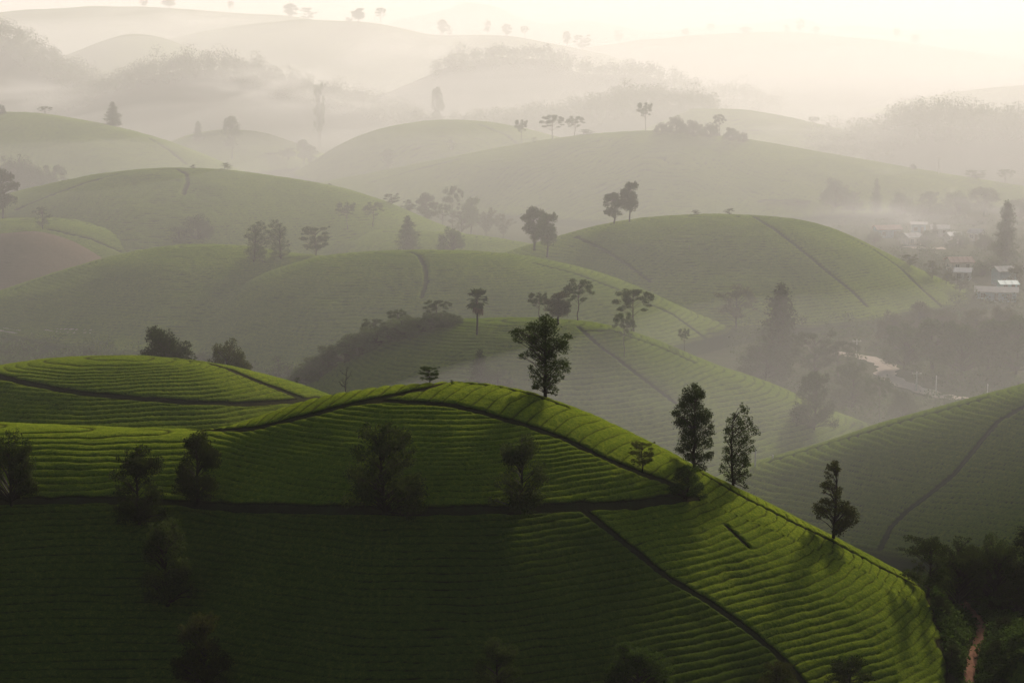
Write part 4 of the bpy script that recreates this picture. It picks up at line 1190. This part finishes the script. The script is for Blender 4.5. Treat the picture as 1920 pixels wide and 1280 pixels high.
p3 = pole(1755, 738, 36, 'floor', 'pale post below the road bend, right of two', False)
p4 = pole(1851, 752, 34, 'floor', 'pale post peeping over the ridge of the right slope', False)
pole(1760, 328, 36, 'wide', 'tall power pole with a crossarm on the wide hazy hill')
pole(1416, 878, 40, 'right_near', 'pale post between the close pair of trees and the right slope', False)
pole(1264, 862, 34, 368, 'pale post peeping over the near ridge left of the close pair', False)
pole(1449, 862, 12, 'right_near', 'short pale post on the left end of the right slope', False)
cable(p1, p2, 2.0, 'power cable sagging from the road pole to the first pale post')
cable(p2, p3, 0.6, 'power cable between the two pale posts below the road bend')
cable(p3, p4, 1.4, 'power cable sagging from the second pale post to the right ridge')

# ---------------------------------------------------------------- haze and mist
def volume_material(name, density, color, g):
    m, nt, out = new_mat(name)
    v = N(nt, 'ShaderNodeVolumePrincipled')
    v.inputs['Color'].default_value = (*color, 1)
    v.inputs['Density'].default_value = density
    v.inputs['Anisotropy'].default_value = g
    nt.links.new(v.outputs[0], out.inputs['Volume'])
    return m

def box_mesh(name, x0, x1, y0, y1, z0, z1):
    v = [(x0,y0,z0),(x1,y0,z0),(x1,y1,z0),(x0,y1,z0),(x0,y0,z1),(x1,y0,z1),(x1,y1,z1),(x0,y1,z1)]
    f = [(0,3,2,1),(4,5,6,7),(0,1,5,4),(1,2,6,5),(2,3,7,6),(3,0,4,7)]
    return mesh_np(name, np.array(v), np.array(f), smooth=False)

hz_o = link('haze', box_mesh('haze', -6000, 6000, -400, 14100, CZ - 96, CZ + 42), volume_material('haze_air', HAZE_DENSITY, (0.97, 0.96, 0.95), HAZE_G))
tag(hz_o, 'thin pale morning haze over the whole valley', 'haze', kind='stuff')
mist_o = link('mist', box_mesh('mist', -5900, 5900, 314, 14000, CZ - 95, CZ + 8), volume_material('valley_mist', MIST_DENSITY, (0.97, 0.96, 0.95), HAZE_G))
tag(mist_o, 'pale mist lying in the valley behind the near hill', 'mist', kind='stuff')

# low mist in the valley bottoms: a closed layer with an uneven top
def mist_pool(x0, x1, y0, y1, left, right, tilt, edge, density, label):
    ys, xs = np.linspace(y0, y1, 60), np.linspace(x0, x1, 70)
    X, Y = np.meshgrid(xs, ys)
    rim = smooth01((X - x0) / edge) * smooth01((x1 - X) / edge) * smooth01((Y - y0) / min(edge, 26)) * smooth01((y1 - Y) / 150)
    level = left + (right - left) * smooth01((X - tilt[0]) / (tilt[1] - tilt[0]))
    bump = 6.0 * vnoise(X / 60, Y / 60, 81) + 3.0 * vnoise(X / 28, Y / 25, 82)
    top = CZ - 93.5 + rim * (93.5 + level + bump)
    ny, nx = X.shape
    V = np.concatenate([np.stack([X.ravel(), Y.ravel(), top.ravel()], 1), np.stack([X.ravel(), Y.ravel(), np.full(X.size, CZ - 94.0)], 1)])
    q = (np.arange(ny - 1)[:, None] * nx + np.arange(nx - 1)[None, :])
    Ft = np.stack([q, q + 1, q + nx + 1, q + nx], -1).reshape(-1, 4)
    nb = nx * ny
    Fb = np.stack([q, q + nx, q + nx + 1, q + 1], -1).reshape(-1, 4) + nb
    ring = np.concatenate([np.arange(nx), np.arange(1, ny) * nx + nx - 1, (ny - 1) * nx + np.arange(nx - 2, -1, -1), np.arange(ny - 2, 0, -1) * nx])
    r2 = np.roll(ring, -1)
    Fs = np.stack([ring, ring + nb, r2 + nb, r2], 1)
    o = link('low_mist', mesh_np('low_mist', V, np.concatenate([Ft, Fb, Fs]), smooth=False), volume_material('low_valley_mist', density, (0.97, 0.96, 0.95), HAZE_G))
    tag(o, label, 'mist', kind='stuff')
mist_pool(-240, 260, 311, 475, -74, -48, (-110, 80), 60, 0.0019, 'low mist pooled in the valley between the near hill and the centre hill')
mist_pool(-760, 760, 660, 1900, -70, -42, (-330, 160), 150, 0.0008, 'low mist pooled in the wide valley behind the village hill')

mist_pool(-1300, 1300, 1110, 4200, -34, -16, (-500, 300), 200, 0.0008, 'bright mist filling the far valleys under the last ridges')

def puff(name, u, v, dist, size, density, label, seed, color=(0.97, 0.96, 0.95), g=None, rot=0.0, scale=1.0):
    ax, az = ray(u, v)
    m, nt, out = new_mat(name + '_air')
    tc = N(nt, 'ShaderNodeTexCoord')
    ln = N(nt, 'ShaderNodeVectorMath', operation='LENGTH')
    nt.links.new(tc.outputs['Object'], ln.inputs[0])
    n = N(nt, 'ShaderNodeTexNoise'); n.inputs['Scale'].default_value = 2.2 * scale; n.inputs['Detail'].default_value = 4.0; n.inputs['Distortion'].default_value = 0.6
    mp = N(nt, 'ShaderNodeVectorMath', operation='ADD'); mp.inputs[1].default_value = (seed * 3.7, seed * 1.3, 0)
    nt.links.new(tc.outputs['Object'], mp.inputs[0]); nt.links.new(mp.outputs[0], n.inputs['Vector'])
    fall = N(nt, 'ShaderNodeMapRange', interpolation_type='SMOOTHSTEP')
    fall.inputs['From Min'].default_value = 0.98; fall.inputs['From Max'].default_value = 0.15
    nt.links.new(ln.outputs['Value'], fall.inputs['Value'])
    nr = N(nt, 'ShaderNodeMapRange'); nr.inputs['From Min'].default_value = 0.42; nr.inputs['From Max'].default_value = 0.72
    nr.inputs['To Max'].default_value = density
    nt.links.new(n.outputs['Fac'], nr.inputs['Value'])
    mu = N(nt, 'ShaderNodeMath', operation='MULTIPLY')
    nt.links.new(fall.outputs[0], mu.inputs[0]); nt.links.new(nr.outputs[0], mu.inputs[1])
    vol = N(nt, 'ShaderNodeVolumePrincipled')
    vol.inputs['Color'].default_value = (*color, 1); vol.inputs['Anisotropy'].default_value = HAZE_G if g is None else g
    nt.links.new(mu.outputs[0], vol.inputs['Density']); nt.links.new(vol.outputs[0], out.inputs['Volume'])
    bpy.ops.mesh.primitive_ico_sphere_add(subdivisions=3, radius=1.0)
    o = bpy.context.object
    o.name = name; o.data.name = name
    o.location = (ax * dist, dist, CZ + az * dist)
    o.scale = size; o.rotation_euler = (0, rot, 0)
    o.data.materials.append(m)
    tag(o, label, name.split('_')[-1], kind='stuff')
puff('mist_wisp', 500, 155, 1150, (55, 45, 17), 0.020, 'bright drifting wisp of mist right of the wooded knoll', 1)
puff('mist_wisp', 330, 35, 1750, (95, 60, 22), 0.018, 'bright wisp of mist below the far left ridge', 2)
puff('mist_wisp', 760, 95, 1500, (75, 60, 22), 0.018, 'bright wisp of mist below the far middle ridge', 3)
puff('mist_wisp', 60, 180, 1180, (60, 50, 15), 0.014, 'pale wisp of mist at the left edge', 4)
puff('mist_wisp', 640, 190, 1080, (60, 45, 13), 0.014, 'pale wisp of mist drifting left of the grey dome', 8)
puff('mist_wisp', 1560, 235, 1060, (70, 45, 13), 0.012, 'pale wisp of mist in front of the wooded hill at the right', 9)
puff('smoke', 1635, 345, 880, (22, 12, 9), 0.03, 'bluish cooking smoke drifting over the village', 5, (0.9, 0.94, 1.0), 0.1, -0.3, 1.3)
puff('smoke', 1782, 368, 860, (2.6, 2.6, 9), 0.05, 'thin plume of smoke rising behind the village', 6, (1.0, 0.92, 0.85), 0.1, 0.45)
puff('smoke', 1710, 410, 690, (48, 30, 10), 0.022, 'broad veil of smoke and mist over the village roofs', 7, (0.95, 0.95, 0.97), 0.2, 0.0, 0.8)
